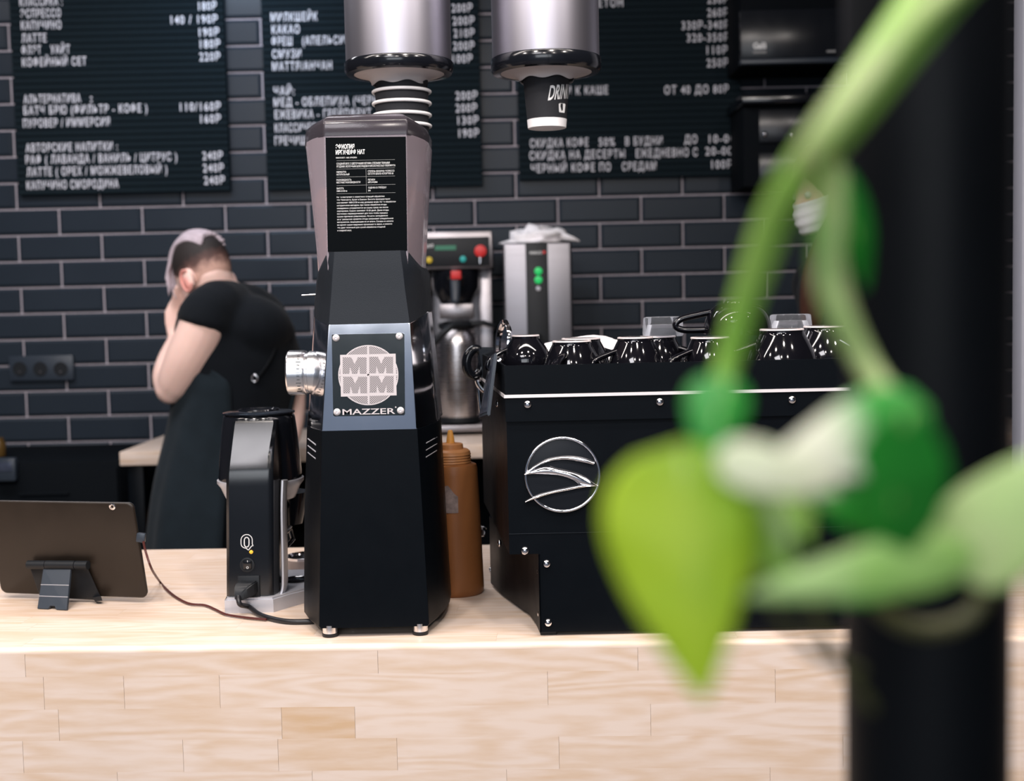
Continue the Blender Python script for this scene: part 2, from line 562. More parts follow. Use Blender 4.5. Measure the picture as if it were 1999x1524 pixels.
M = dict(
    tile=mat('glazed_black_tile', (0.0235, 0.0315, 0.0425), 0.30, spec=0.17, noise_amt=0.15, noise_scale=3),
    emblemdark=mat('dark_emblem_disc', (0.010, 0.012, 0.016), 0.35, spec=0.2, noise_amt=0.1),
    trim=mat('bright_trim', (0.85, 0.80, 0.81), 0.35, metal=0.25, noise_amt=0.03),
    grout=mat('grey_grout', (0.58, 0.52, 0.57), 0.9, noise_amt=0.15, noise_scale=40, bump=0.3),
    board=mat('letter_board_felt', (0.008, 0.0145, 0.019), 0.8, spec=0.1, noise_amt=0.2, noise_scale=60),
    white=mat('white_plastic_letter', (0.86, 0.85, 0.92), 0.5, noise_amt=0.03, noise_scale=30),
    print=mat('white_print', (0.80, 0.80, 0.80), 0.6, noise_amt=0.03, noise_scale=30),
    printdim=mat('grey_print', (0.28, 0.28, 0.28), 0.6, noise_amt=0.03, noise_scale=30),
    wood=wood_mat('maple_butcher_block', (0.775, 0.64, 0.55), (0.64, 0.44, 0.275)),
    joint=mat('glue_joint', (0.48, 0.33, 0.22), 0.6, noise_amt=0.1),
    black=mat('black_powder_coat', (0.0022, 0.0034, 0.0052), 0.40, spec=0.10, noise_amt=0.1, noise_scale=30, bump=0.05, bscale=900),
    blacksoft=mat('black_plastic', (0.009, 0.011, 0.014), 0.5, spec=0.4, noise_amt=0.1, noise_scale=30),
    neck=mat('dark_grey_cast_coat', (0.013, 0.0165, 0.022), 0.52, spec=0.26, noise_amt=0.12, noise_scale=40, bump=0.08, bscale=700),
    gloss=mat('black_glazed_ceramic', (0.004, 0.004, 0.006), 0.05, spec=0.7, noise_amt=0.05, noise_scale=10),
    glossplastic=mat('black_gloss_plastic', (0.006, 0.007, 0.010), 0.14, spec=0.55, noise_amt=0.05, noise_scale=10),
    piano=mat('piano_black_plastic', (0.004, 0.005, 0.007), 0.20, spec=0.65, noise_amt=0.05, noise_scale=10),
    chrome=mat('polished_aluminium', (0.72, 0.72, 0.76), 0.09, metal=1.0, noise_amt=0.04, noise_scale=14),
    bright=mat('bright_chrome', (0.86, 0.85, 0.88), 0.07, metal=1.0, noise_amt=0.03, noise_scale=14),
    alu=brushed('turned_aluminium', (0.88, 0.87, 0.88), 0.24, 0.06, (300, 4, 4)),
    foot=mat('unglazed_foot_ring', (0.78, 0.70, 0.70), 0.6, noise_amt=0.04),
    steeldark=brushed('dull_brushed_steel', (0.22, 0.215, 0.235), 0.36),
    steel=brushed('brushed_steel', (0.33, 0.31, 0.325), 0.34),
    flask=brushed('bright_brushed_steel', (0.62, 0.59, 0.60), 0.26),
    tubesteel=brushed('smoked_satin_steel', (0.36, 0.35, 0.40), 0.40, 0.03, (40, 40, 2)),
    silver=mat('silver_paint', (0.52, 0.52, 0.56), 0.35, metal=0.3, noise_amt=0.03, noise_scale=30),
    cream=mat('pale_rubber', (0.62, 0.56, 0.55), 0.6, noise_amt=0.06, noise_scale=20),
    hopper=clear_mat('smoky_clear_plastic', (0.92, 0.86, 0.90), 0.27, 0.12, (0.80, 0.68, 0.77)),
    lid=clear_mat('dark_smoky_plastic', (0.36, 0.33, 0.37), 0.45, 0.14, (0.085, 0.075, 0.09)),
    label=mat('black_label', (0.003, 0.004, 0.005), 0.7, spec=0.03, noise_amt=0.05),
    paper=mat('black_paper_cup', (0.020, 0.021, 0.025), 0.7, spec=0.3, noise_amt=0.25, noise_scale=400),
    rim=mat('white_paper', (0.88, 0.86, 0.87), 0.6, noise_amt=0.03),
    caramel=mat('caramel_plastic', (0.24, 0.092, 0.030), 0.42, spec=0.4, noise_amt=0.12, noise_scale=14),
    caramelcap=mat('caramel_cap', (0.40, 0.175, 0.065), 0.40, spec=0.4, noise_amt=0.06, noise_scale=14),
    nozzle=mat('amber_nozzle', (0.66, 0.32, 0.075), 0.35, spec=0.4, noise_amt=0.05, sss=0.2),
    sticker=mat('worn_sticker', (0.22, 0.17, 0.16), 0.8, noise_amt=0.8, noise_scale=120),
    plate=mat('black_anodised_plate', (0.012, 0.017, 0.020), 0.16, metal=0.0, spec=0.6, noise_amt=0.1, noise_scale=30),
    emblem=mat('pale_silkscreen', (0.60, 0.55, 0.56), 0.5, noise_amt=0.03),
    red=mat('red_plastic', (0.70, 0.035, 0.035), 0.4, noise_amt=0.06),
    yellow=mat('yellow_button', (0.75, 0.55, 0.05), 0.4, noise_amt=0.04),
    teal=mat('teal_button', (0.03, 0.45, 0.42), 0.4, noise_amt=0.04),
    amber=mat('amber_light', (0.8, 0.4, 0.03), 0.4, emit=(1.0, 0.5, 0.05), estr=0.5),
    display=mat('green_display', (0.008, 0.06, 0.035), 0.3, emit=(0.02, 0.25, 0.12), estr=0.35),
    led=mat('green_lit_button', (0.02, 0.5, 0.12), 0.4, emit=(0.02, 0.55, 0.14), estr=0.4),
    screen=mat('blue_grey_screen', (0.05, 0.06, 0.09), 0.12, spec=0.6, noise_amt=0.4, noise_scale=60),
    tabletback=mat('tablet_back', (0.020, 0.014, 0.010), 0.40, spec=0.4, noise_amt=0.35, noise_scale=18),
    skin=mat('skin', (0.86, 0.59, 0.51), 0.5, spec=0.35, noise_amt=0.08, noise_scale=14, sss=0.15),
    skinred=mat('flushed_skin', (0.75, 0.34, 0.29), 0.5, spec=0.35, noise_amt=0.12, noise_scale=40, sss=0.15),
    shirt=mat('black_cotton', (0.006, 0.008, 0.011), 0.9, spec=0.15, noise_amt=0.2, noise_scale=25, sheen=0.05, bump=0.25, bscale=60),
    apron=mat('dark_slate_cotton', (0.013, 0.020, 0.026), 0.9, spec=0.15, noise_amt=0.25, noise_scale=18, sheen=0.05, bump=0.35, bscale=40),
    hairlight=mat('lavender_blond_hair', (0.50, 0.42, 0.46), 0.6, noise_amt=0.3, noise_scale=90, bump=0.4, bscale=200),
    hairred=mat('auburn_hair', (0.055, 0.020, 0.011), 0.55, noise_amt=0.4, noise_scale=70, bump=0.4, bscale=150),
    mask=mat('white_mask', (0.80, 0.77, 0.82), 0.7, noise_amt=0.05, noise_scale=50, bump=0.4, bscale=45),
    cloth=mat('white_towel', (0.92, 0.89, 0.91), 0.9, noise_amt=0.05, noise_scale=60, bump=0.25, bscale=250),
    eye=mat('eye', (0.8, 0.78, 0.75), 0.2, noise_amt=0.05),
    blackcab=mat('black_laminate', (0.0035, 0.005, 0.007), 0.8, spec=0.1, noise_amt=0.1),
    crate=mat('orange_crate_slats', (0.42, 0.15, 0.045), 0.6, noise_amt=0.3, noise_scale=25),
    cable=mat('black_rubber_cable', (0.012, 0.012, 0.015), 0.4, noise_amt=0.1),
    redcable=mat('dark_red_cable', (0.075, 0.015, 0.013), 0.45, noise_amt=0.1),
    socket=mat('graphite_plastic', (0.030, 0.040, 0.055), 0.38, spec=0.5, noise_amt=0.08),
    oven=mat('black_glass_front', (0.010, 0.012, 0.016), 0.22, spec=0.32, noise_amt=0.1),
    post=mat('black_painted_steel', (0.0018, 0.0025, 0.0035), 0.5, spec=0.12, noise_amt=0.1),
    wallpale=mat('pale_grey_plaster', (0.48, 0.49, 0.56), 0.85, noise_amt=0.05, bump=0.1),
    walldark=mat('dark_grey_plaster', (0.05, 0.052, 0.06), 0.85, noise_amt=0.08, bump=0.1),
    wallcool=mat('blue_grey_plaster', (0.26, 0.33, 0.43), 0.85, noise_amt=0.08, bump=0.1),
    floor=mat('grey_concrete', (0.16, 0.15, 0.15), 0.6, noise_amt=0.25, noise_scale=6),
    ceil=mat('dark_ceiling_paint', (0.10, 0.10, 0.105), 0.9, noise_amt=0.05),
    glass=clear_mat('clear_glass', (0.95, 0.96, 0.98), 0.03, 0.04, (0.85, 0.87, 0.92)),
    winglass=clear_mat('window_glass', (0.96, 0.98, 1.0), 0.05, 0.02, (0.5, 0.5, 0.5)),
    brownjar=mat('brown_glass', (0.10, 0.055, 0.015), 0.25, spec=0.5, noise_amt=0.2),
    stem=leaf_mat('green_stem', (0.30, 0.52, 0.10), (0.52, 0.62, 0.27), 0.40, 0.62, 0.25, 30),
    stempale=leaf_mat('pale_stem', (0.46, 0.58, 0.24), (0.20, 0.42, 0.10), 0.48, 0.66, 0.25, 40),
    stembright=leaf_mat('bright_green_stem', (0.20, 0.46, 0.05), (0.34, 0.56, 0.12), 0.35, 0.65, 0.3, 30),
    stemolive=leaf_mat('olive_stem', (0.035, 0.042, 0.010), (0.06, 0.06, 0.02), 0.35, 0.65, 0.2, 30),
    leaflime=leaf_mat('lime_leaf', (0.42, 0.58, 0.035), (0.26, 0.47, 0.025), 0.45, 0.72, 0.45, 25),
    leafgreen=leaf_mat('deep_green_leaf', (0.012, 0.21, 0.020), (0.03, 0.30, 0.035), 0.4, 0.6, 0.35, 30),
    leafwhite=leaf_mat('variegated_leaf', (0.78, 0.78, 0.62), (0.06, 0.36, 0.06), 0.40, 0.62, 0.3, 25, 'vari'),
    leafcream=leaf_mat('cream_leaf', (0.88, 0.85, 0.70), (0.74, 0.78, 0.55), 0.45, 0.7, 0.3, 25),
    leafmid=leaf_mat('light_green_leaf', (0.30, 0.52, 0.14), (0.46, 0.62, 0.28), 0.40, 0.62, 0.35, 25),
    leafpale=leaf_mat('pale_green_leaf', (0.50, 0.62, 0.28), (0.40, 0.58, 0.20), 0.45, 0.65, 0.35, 25),
    bud=leaf_mat('yellowish_bud', (0.70, 0.70, 0.26), None, trans=0.3),
)


def hatch_mat():
    m = mat('hatched_silkscreen', (0.30, 0.27, 0.28), 0.5)
    nt = m.node_tree
    b = nt.nodes['Principled BSDF']
    tc = nt.nodes.new('ShaderNodeTexCoord')
    ck = nt.nodes.new('ShaderNodeTexChecker')
    ck.inputs['Scale'].default_value = 700
    ck.inputs['Color1'].default_value = (0.50, 0.45, 0.46, 1)
    ck.inputs['Color2'].default_value = (0.13, 0.12, 0.125, 1)
    nt.links.new(tc.outputs['Object'], ck.inputs['Vector'])
    nt.links.new(ck.outputs['Color'], b.inputs['Base Color'])
    return m


def bean_mat():
    m = mat('roasted_beans', (0.2, 0.09, 0.07), 0.6)
    nt = m.node_tree
    b = nt.nodes['Principled BSDF']
    tc = nt.nodes.new('ShaderNodeTexCoord')
    vo = nt.nodes.new('ShaderNodeTexVoronoi')
    vo.inputs['Scale'].default_value = 190
    nt.links.new(tc.outputs['Object'], vo.inputs['Vector'])
    cr = nt.nodes.new('ShaderNodeValToRGB')
    cr.color_ramp.elements[0].color = (0.52, 0.25, 0.19, 1)
    cr.color_ramp.elements[1].color = (0.06, 0.022, 0.016, 1)
    cr.color_ramp.elements[1].position = 0.75
    nt.links.new(vo.outputs['Distance'], cr.inputs[0])
    nt.links.new(cr.outputs[0], b.inputs['Base Color'])
    bp = nt.nodes.new('ShaderNodeBump')
    bp.invert = True
    bp.inputs['Distance'].default_value = 0.004
    nt.links.new(vo.outputs['Distance'], bp.inputs['Height'])
    nt.links.new(bp.outputs['Normal'], b.inputs['Normal'])
    return m


def fade_mat():
    """short dark hair shaved down to the skin near ear and nape (face attribute 'fade')"""
    m = mat('cropped_dark_hair', (0.02, 0.014, 0.012), 0.7)
    nt = m.node_tree
    b = nt.nodes['Principled BSDF']
    a = nt.nodes.new('ShaderNodeAttribute')
    a.attribute_name = 'fade'
    tc = nt.nodes.new('ShaderNodeTexCoord')
    n = nt.nodes.new('ShaderNodeTexNoise')
    n.inputs['Scale'].default_value = 60
    nt.links.new(tc.outputs['Object'], n.inputs['Vector'])
    ad = nt.nodes.new('ShaderNodeMath')
    ad.operation = 'MULTIPLY_ADD'
    ad.inputs[1].default_value = 0.35
    nt.links.new(n.outputs['Fac'], ad.inputs[0])
    nt.links.new(a.outputs['Fac'], ad.inputs[2])
    cr = nt.nodes.new('ShaderNodeValToRGB')
    cr.color_ramp.elements[0].color = (0.016, 0.011, 0.010, 1)
    cr.color_ramp.elements[0].position = 0.35
    cr.color_ramp.elements[1].color = (0.66, 0.40, 0.32, 1)
    cr.color_ramp.elements[1].position = 1.0
    e = cr.color_ramp.elements.new(0.68)
    e.color = (0.10, 0.050, 0.042, 1)
    nt.links.new(ad.outputs[0], cr.inputs[0])
    nt.links.new(cr.outputs[0], b.inputs['Base Color'])
    return m


M['hatch'] = hatch_mat()
M['beans'] = bean_mat()
M['fade'] = fade_mat()

# ------------------------------------------------------------------ the room
YW = 4.68            # back wall
ZC = 1.055           # bar top
YF, YB = 1.652, 2.335   # bar front and rear edge


def struct(name, bm, m, **k):
    o = obj(name, bm, m, None, **k)
    o['kind'] = 'structure'
    return o


def boxb(c, s, bevel=0.0):
    return box(NB(), c, s, None, bevel)


struct('floor', boxb((0, 1.1, -0.05), (8.4, 7.6, 0.1)), M['floor'])
struct('ceiling', boxb((0, 1.1, 3.25), (8.4, 7.6, 0.1)), M['ceil'])
struct('wall_left', boxb((-3.65, 1.1, 1.6), (0.1, 7.4, 3.2)), M['walldark'])
struct('wall_right', boxb((3.65, 1.1, 1.6), (0.1, 7.4, 3.2)), M['walldark'])
# wall behind the viewer, with the shop window left open
bm = NB()
yfw = -2.65
box(bm, (-2.75, yfw, 1.6), (1.9, 0.1, 3.2))
box(bm, (2.5, yfw, 1.6), (2.4, 0.1, 3.2))
box(bm, (-0.25, yfw, 0.7), (3.1, 0.1, 1.4))
box(bm, (-0.25, yfw, 2.95), (3.1, 0.1, 0.5))
struct('wall_front', bm, M['wallcool'])
bm = NB()
for cx_ in (-1.77, -0.25, 1.27):
    box(bm, (cx_, yfw, 2.05), (0.06, 0.08, 1.3))
for cz_ in (1.43, 2.67):
    box(bm, (-0.25, yfw, cz_), (3.1, 0.08, 0.06))
wf = struct('window_1', bm, M['black'])
obj('pane', boxb((-0.25, yfw, 2.05), (3.0, 0.006, 1.2)), M['winglass'], wf)

# tiled back wall: grout bed and bevelled tiles in one mesh
bm = NB()
box(bm, (0, YW + 0.06, 1.6), (7.2, 0.1, 3.2))
ng = len(bm.faces)
a0 = at(128, 458, YW)       # a vertical joint / horizontal joint crossing seen in the photo
TW, TH, GJ = 0.302, 0.0945, 0.0060
row0 = a0.z
for r in range(-16, 19):
    z0 = row0 + r * TH
    if z0 < 0 or z0 + TH > 3.2:
        continue
    sh = 0.5 * TW if r % 2 else 0.0
    for c in range(-13, 14):
        x0 = at(116, 468, YW).x + sh + c * TW
        if x0 + TW < -3.55 or x0 > 3.55:
            continue
        X0, X1, Z0, Z1 = max(x0 + GJ / 2, -3.598), min(x0 + TW - GJ / 2, 3.598), z0 + GJ / 2, z0 + TH - GJ / 2
        bv = 0.010
        yb, yt = YW + 0.010, YW - 0.001
        o4 = [bm.verts.new(p) for p in ((X0, yb, Z0), (X1, yb, Z0), (X1, yb, Z1), (X0, yb, Z1))]
        m4 = [bm.verts.new(p) for p in ((X0, yt + 0.0065, Z0), (X1, yt + 0.0065, Z0), (X1, yt + 0.0065, Z1), (X0, yt + 0.0065, Z1))]
        i4 = [bm.verts.new(p) for p in ((X0 + bv, yt, Z0 + bv), (X1 - bv, yt, Z0 + bv), (X1 - bv, yt, Z1 - bv), (X0 + bv, yt, Z1 - bv))]
        for q in range(4):
            p = (q + 1) % 4
            bm.faces.new((o4[q], o4[p], m4[p], m4[q]))
            bm.faces.new((m4[q], m4[p], i4[p], i4[q]))
        bm.faces.new(i4)
bm.faces.ensure_lookup_table()
for i, f in enumerate(bm.faces):
    f.material_index = 0 if i < ng else 1
struct('wall_back', bm, [M['grout'], M['tile']], smooth=0)
# short pale wall end at far right
bm = NB()
xr = at(1976, 500, 3.06).x
box(bm, (xr + 0.9, 3.03, 1.6), (1.8, 0.06, 3.2))
struct('wall_side', bm, M['wallpale'])


# ------------------------------------------------------------------ bar counter
def staves(bm, rows, axis, gap, rnd, tones, spec_tones=None):
    """rows = [(lo, hi, [x joints])]; axis 'front' -> plane y=YF, 'top' -> plane z=ZC"""
    lay = bm.faces.layers.float.get('tone') or bm.faces.layers.float.new('tone')
    for ri, (lo, hi, js) in enumerate(rows):
        for a, b in zip(js[:-1], js[1:]):
            g = gap / 2
            if axis == 'front':
                q = [(a + g, YF - 0.0004, lo), (b - g, YF - 0.0004, lo), (b - g, YF - 0.0004, hi), (a + g, YF - 0.0004, hi)]
            else:
                q = [(a + g, lo, ZC), (b - g, lo, ZC), (b - g, hi, ZC), (a + g, hi, ZC)]
            f = bm.faces.new([bm.verts.new(p) for p in q])
            t = rnd.uniform(0.0, 0.34)
            if spec_tones:
                for (rr, xm, tv) in spec_tones:
                    if rr == ri and a <= xm <= b:
                        t = tv
            f[lay] = t


cnt = thing('bar_counter', 'long light maple bar counter running across the foreground', 'counter', (0, (YF + YB) / 2, 0))
bm = NB()
lay = bm.faces.layers.float.new('tone')
XL, XR = -2.6, 2.9
box(bm, ((XL + XR) / 2, (YF + YB) / 2 + 0.003, ZC - 0.022), (XR - XL, YB - YF - 0.006, 0.0425))
for f in bm.faces:
    f.material_index = 1
rnd = random.Random(3)
rows = []
y = YF + 0.010
while y < YB - 0.001:
    y2 = min(y + 0.0415, YB)
    js, x = [XL], XL + rnd.uniform(0.1, 0.7)
    while x < XR - 0.1:
        js.append(x)
        x += rnd.uniform(0.28, 0.85)
    js.append(XR)
    rows.append((y, y2, js))
    y = y2
staves(bm, rows, 'top', 0.0002, rnd, 0)
# rounded front edge strip
prof = [(YF + 0.010, ZC)] + [(YF + 0.007 - 0.0074 * math.sin(t), ZC - 0.007 + 0.007 * math.cos(t)) for t in [i * math.pi / 16 for i in range(9)]] + [(YF - 0.0004, ZC - 0.008)]
fl = len(bm.faces)
loft(bm, [[V((XL, p[0], p[1])) for p in prof], [V((XR, p[0], p[1])) for p in prof]], False, closed=False)
bm.faces.ensure_lookup_table()
for f in bm.faces[fl:]:
    f[lay] = 0.08
obj('worktop', bm, [M['wood'], M['joint']], cnt, smooth=30)
bm = NB()
lay = bm.faces.layers.float.new('tone')
box(bm, ((XL + XR) / 2, YF + 0.02, (ZC - 0.043) / 2), (XR - XL, 0.039, ZC - 0.0435))
for f in bm.faces:
    f.material_index = 1
px2x = lambda px, py: at(px, py, YF).x
zr = [ZC - 0.008, at(500, 1322, YF).z, at(500, 1387, YF).z, at(500, 1449, YF).z, at(500, 1512, YF).z]
zz = zr[-1]
while zz > 0.05:
    zz -= 0.0415
    zr.append(zz)
jpx = [[54, 757, 1265, 1700], [92, 253, 444, 1090, 1530], [122, 567, 712, 1290, 1760], [50, 371, 560, 795, 1112, 1660], [240, 628, 1010, 1520]]
rows = []
for i in range(len(zr) - 1):
    if i < 5:
        js = [XL] + [px2x(p, 1300 + 62 * i) for p in jpx[i]] + [2.0, XR]
    else:
        js, x = [XL], XL + rnd.uniform(0.1, 0.7)
        while x < XR - 0.1:
            js.append(x)
            x += rnd.uniform(0.28, 0.85)
        js.append(XR)
    rows.append((zr[i + 1], zr[i], js))
staves(bm, rows, 'front', 0.00035, rnd, 0, [(2, px2x(640, 1415), 0.78), (1, px2x(40, 1350), 0.30), (1, px2x(170, 1350), 0.36), (3, px2x(680, 1480), 0.36), (3, px2x(450, 1480), 0.16), (0, px2x(1000, 1300), 0.22)])
obj('front_panel', bm, [M['wood'], M['joint']], cnt, smooth=0)
cnt.rotation_euler.z = -0.040


# ------------------------------------------------------------------ menu boards
def board(label, edges, ybot, lines, edge_lbl):
    xl, xr = edges
    A, B = at(xl, ybot, YW - 0.03), at(xr, ybot - 12, YW - 0.03)
    z0 = (A.z + B.z) / 2
    z1 = at(xl, -70, YW - 0.03).z
    t = thing('menu_board', label, 'menu board', ((A.x + B.x) / 2, YW - 0.03, z0))
    bm = NB()
    # grooved panel: ribs in profile
    g = 0.0232
    n = int((z1 - z0) / g)
    yb, yf = YW - 0.006, YW - 0.030
    prof = [(yb, z0)]
    z = z0
    for i in range(n):
        prof += [(yf, z + 0.0005), (yf, z + g - 0.0045), (yf + 0.006, z + g - 0.004), (yf + 0.006, z + g - 0.0005)]
        z += g
    prof += [(yf, z), (yf, z + 0.01), (yb, z + 0.01)]
    loft(bm, [[V((A.x, p[0], p[1])) for p in prof], [V((B.x, p[0], p[1])) for p in prof]], True)
    obj('panel', bm, M['board'], t, smooth=0)
    Yt = yf - 0.001
    for L in lines:
        s, x0, x1, yb_ = L[:4]
        ch = L[4] if len(L) > 4 else 16
        a = at(x0, yb_, Yt)
        b = at(x1, yb_, Yt)
        hh = ch * YW / FPX
        pos, tot = 0, len(s)
        for wd_ in s.split('  '):
            wd_ = wd_.strip()
            i0 = s.index(wd_, pos)
            pos = i0 + len(wd_)
            x_, w_ = (b.x - a.x) * i0 / tot, (b.x - a.x) * len(wd_) / tot
            bm = NB()
            text_bm(bm, wd_, a + V((x_, 0, 0)), w_ if len(wd_) > 1 else w_ * 0.45, hh, bold=0.008, thick=0.002, space=1.22)
            obj('lettering', bm, M['white'], t, smooth=0)
    return t


board('black letter board behind the barista, the leftmost of the three coffee menus', (36, 449), 382, [
    ('КЛАССИКА :', 39, 122, 12), ('ЭСПРЕССО', 41, 119, 35), ('КАПУЧИНО', 42, 120, 58), ('ЛАТТЕ', 43, 91, 83), ('ФЛЭТ  УАЙТ', 43, 137, 106), ('КОФЕЙНЫЙ СЕТ', 44, 169, 130),
    ('АЛЬТЕРНАТИВА  :', 47, 186, 202), ('БАТЧ БРЮ (ФИЛЬТР - КОФЕ )', 47, 288, 224), ('ПУРОВЕР / ИММЕРСИЯ', 46, 215, 249), ('АВТОРСКИЕ НАПИТКИ :', 51, 230, 297),
    ('РАФ ( ЛАВАНДА / ВАНИЛЬ / ЦИТРУС )', 51, 346, 320), ('ЛАТТЕ ( ОРЕХ / МОЖЖЕВЕЛОВЫЙ )', 53, 327, 344), ('КАПУЧИНО СМОРОДИНА', 53, 232, 370),
    ('180Р', 388, 423, 20), ('140 / 190Р', 334, 425, 47), ('190Р', 389, 428, 71), ('180Р', 391, 430, 94), ('220Р', 390, 430, 119), ('110/160Р', 352, 431, 217), ('160Р', 392, 431, 240),
    ('240Р', 396, 435, 312), ('240Р', 397, 437, 336), ('240Р', 399, 439, 360)], '')
board('black letter board behind the tall grinder, the middle of the three menus', (522, 942), 372, [
    ('МИЛКШЕЙК', 529, 620, 42), ('КАКАО', 531, 585, 66), ('ФРЕШ  (АПЕЛЬСИН)', 531, 690, 89), ('СМУЗИ', 532, 588, 114), ('МАТТЯ/АНЧАН', 532, 648, 138),
    ('ЧАЙ:', 535, 575, 186), ('МЕД - ОБЛЕПИХА (ЧЕРН', 535, 738, 208), ('ЕЖЕВИКА - ГРЕЙПФРУТ', 537, 725, 232), ('КЛАССИЧЕСКИЙ', 537, 645, 258), ('ГРЕЧИШНЫЙ', 537, 632, 283),
    ('200Р', 882, 922, 24), ('200Р', 884, 926, 49), ('210Р', 886, 926, 73), ('200Р', 885, 926, 98), ('100Р', 884, 922, 123), ('200Р', 890, 932, 195), ('200Р', 890, 931, 219), ('130Р', 894, 934, 243), ('190Р', 896, 935, 268)], '')
board('black letter board above the espresso machine, the rightmost of the three menus', (1014, 1448), 352, [
    ('ЕТОН', 1168, 1216, 14), ('ДОБАВКИ К КАШЕ', 1034, 1187, 187), ('СКИДКА КОФЕ  50%  В БУДНИ', 1035, 1293, 288), ('СКИДКА НА ДЕСЕРТЫ  ЕЖЕДНЕВНО С', 1034, 1362, 312), ('ЧЕРНЫЙ КОФЕ ПО  СРЕДАМ', 1037, 1281, 337),
    ('250Р', 1381, 1421, 7), ('260Р', 1381, 1421, 33), ('330Р-340Р', 1331, 1423, 58), ('320-350Р', 1341, 1423, 82), ('110Р', 1380, 1420, 106), ('250Р', 1380, 1421, 131), ('ОТ 40 ДО 80Р', 1297, 1422, 184),
    ('ДО', 1336, 1361, 280), ('10-00', 1384, 1434, 279), ('20-00', 1377, 1429, 303), ('100Р', 1389, 1429, 329)], '')

# ------------------------------------------------------------------ sockets and cabinets on the back wall
Ys = YW - 0.02
c0, c1 = at(17, 694, Ys), at(143, 740, Ys)
t = thing('wall_socket', 'black triple power socket on the tiled wall left of the barista', 'socket', ((c0.x + c1.x) / 2, Ys, c1.z))
obj('frame', pbox(NB(), 17, 694, 143, 743, Ys, 0.018, 0.004), M['socket'], t)
for cx_ in (39, 79, 119):
    p = at(cx_, 720, Ys)
    s = obj('socket_inset', lathe(NB(), [(0.0245, -0.0015), (0.0255, -0.003), (0.023, -0.003), (0.021, 0.0), (0.018, 0.004)], p, (0, 1, 0), 28), M['blacksoft'], t)
    bm = NB()
    lathe(bm, [(0.003, -0.006), (0.003, 0.002)], p + V((0, 0, -0.010)), (0, 1, 0), 12)
    obj('pin', bm, M['steel'], s)

# low black cabinet left of the back counter
zc = at(100, 872, YW - 0.06).z
xl_, xr_ = -2.7, at(236, 930, 4.1).x - 0.02
t = thing('low_cabinet', 'plain black low cabinet under the tiled wall, behind the tablet', 'cabinet', ((xl_ + xr_) / 2, 4.4, 0))
obj('carcass', boxb(((xl_ + xr_) / 2, 4.41, zc / 2), (xr_ - xl_, 0.52, zc), 0.004), M['blackcab'], t)
for k in range(3):
    ww = (xr_ - xl_) / 3
    d = obj('door', boxb((xl_ + ww * (k + 0.5), 4.141, zc / 2 + 0.03), (ww - 0.006, 0.016, zc - 0.10), 0.002), M['blackcab'], t)
    bm = NB()
    tube(bm, [(xl_ + ww * (k + 0.5) - 0.08, 4.115, zc - 0.10), (xl_ + ww * (k + 0.5) + 0.08, 4.115, zc - 0.10)], 0.005, 8)
    obj('handle', bm, M['blackcab'], d)
p = at(-3, 868, 4.35)
bm = NB()
lathe(bm, [(0.022, 0), (0.024, 0.004), (0.024, 0.045), (0.018, 0.055), (0.018, 0.064), (0.0, 0.065)], (p.x, 4.35, zc), n=24)
setp(obj('spice_jar', bm, M['brownjar'], None, (p.x, 4.35, zc)), 'small brown jar at the far left edge on the black cabinet', 'jar')
p = at(2, 925, 4.0)
t = thing('card_terminal', 'dark grey boxy device at the left edge above the tablet', 'device', (p.x - 0.02, 4.05, zc - 0.12))
obj('body', boxb((p.x - 0.03, 4.116, p.z), (0.07, 0.03, 0.075), 0.006), M['socket'], t)
obj('screen', boxb((p.x - 0.03, 4.100, p.z + 0.01), (0.05, 0.003, 0.03), 0.001), M['screen'], t)

# ------------------------------------------------------------------ back counter
ZB = ZC
e = onz(232, 882, ZB)
YBF = e.y
xb0, xb1 = e.x, 1.75
t = thing('back_counter', 'light wooden back counter with black frame behind the barista', 'counter', ((xb0 + xb1) / 2, (YBF + YW) / 2, 0))
bm = NB()
lay = bm.faces.layers.float.new('tone')
box(bm, ((xb0 + xb1) / 2, (YBF + YW - 0.002) / 2, ZB - 0.0225), (xb1 - xb0, YW - 0.004 - YBF, 0.045), None, 0.004)
for f in bm.faces:
    f[lay] = 0.12
obj('worktop', bm, M['wood'], t, smooth=30)
for lx in (xb0 + 0.045, 0.2, xb1 - 0.05):
    for ly in (YBF + 0.04, YW - 0.08):
        obj('leg', boxb((lx, ly, (ZB - 0.046) / 2), (0.05, 0.05, ZB - 0.047), 0.003), M['black'], t)
obj('back_panel', boxb(((xb0 + xb1) / 2 + 0.05, YW - 0.04, 0.5), (xb1 - xb0 - 0.1, 0.02, 0.98)), M['blackcab'], t)
obj('shelf', boxb(((xb0 + xb1) / 2, (YBF + YW) / 2 - 0.01, 0.33), (xb1 - xb0 - 0.16, 0.40, 0.025)), M['blackcab'], t)
# slatted crate on the lower shelf
ca = at(258, 990, 4.22)
ca = ca + V((0.03, 0, 0))
t = thing('slatted_crate', 'orange slatted crate on the shelf under the back counter', 'crate', (ca.x + 0.12, 4.33, 0.343))
for k in range(5):
    zz = at(275, 998 + 13 * k, 4.22).z
    obj('slat', boxb((ca.x + 0.13, 4.21, zz), (0.30, 0.012, 0.011), 0.002), M['crate'], t)
for sx in (0.012, 0.27):
    obj('upright', boxb((ca.x + sx, 4.222, (0.343 + 0.88) / 2), (0.02, 0.012, 0.88 - 0.343), 0.002), M['crate'], t)
obj('bin', boxb((ca.x + 0.14, 4.34, 0.60), (0.25, 0.22, 0.51), 0.004), M['blackcab'], t)

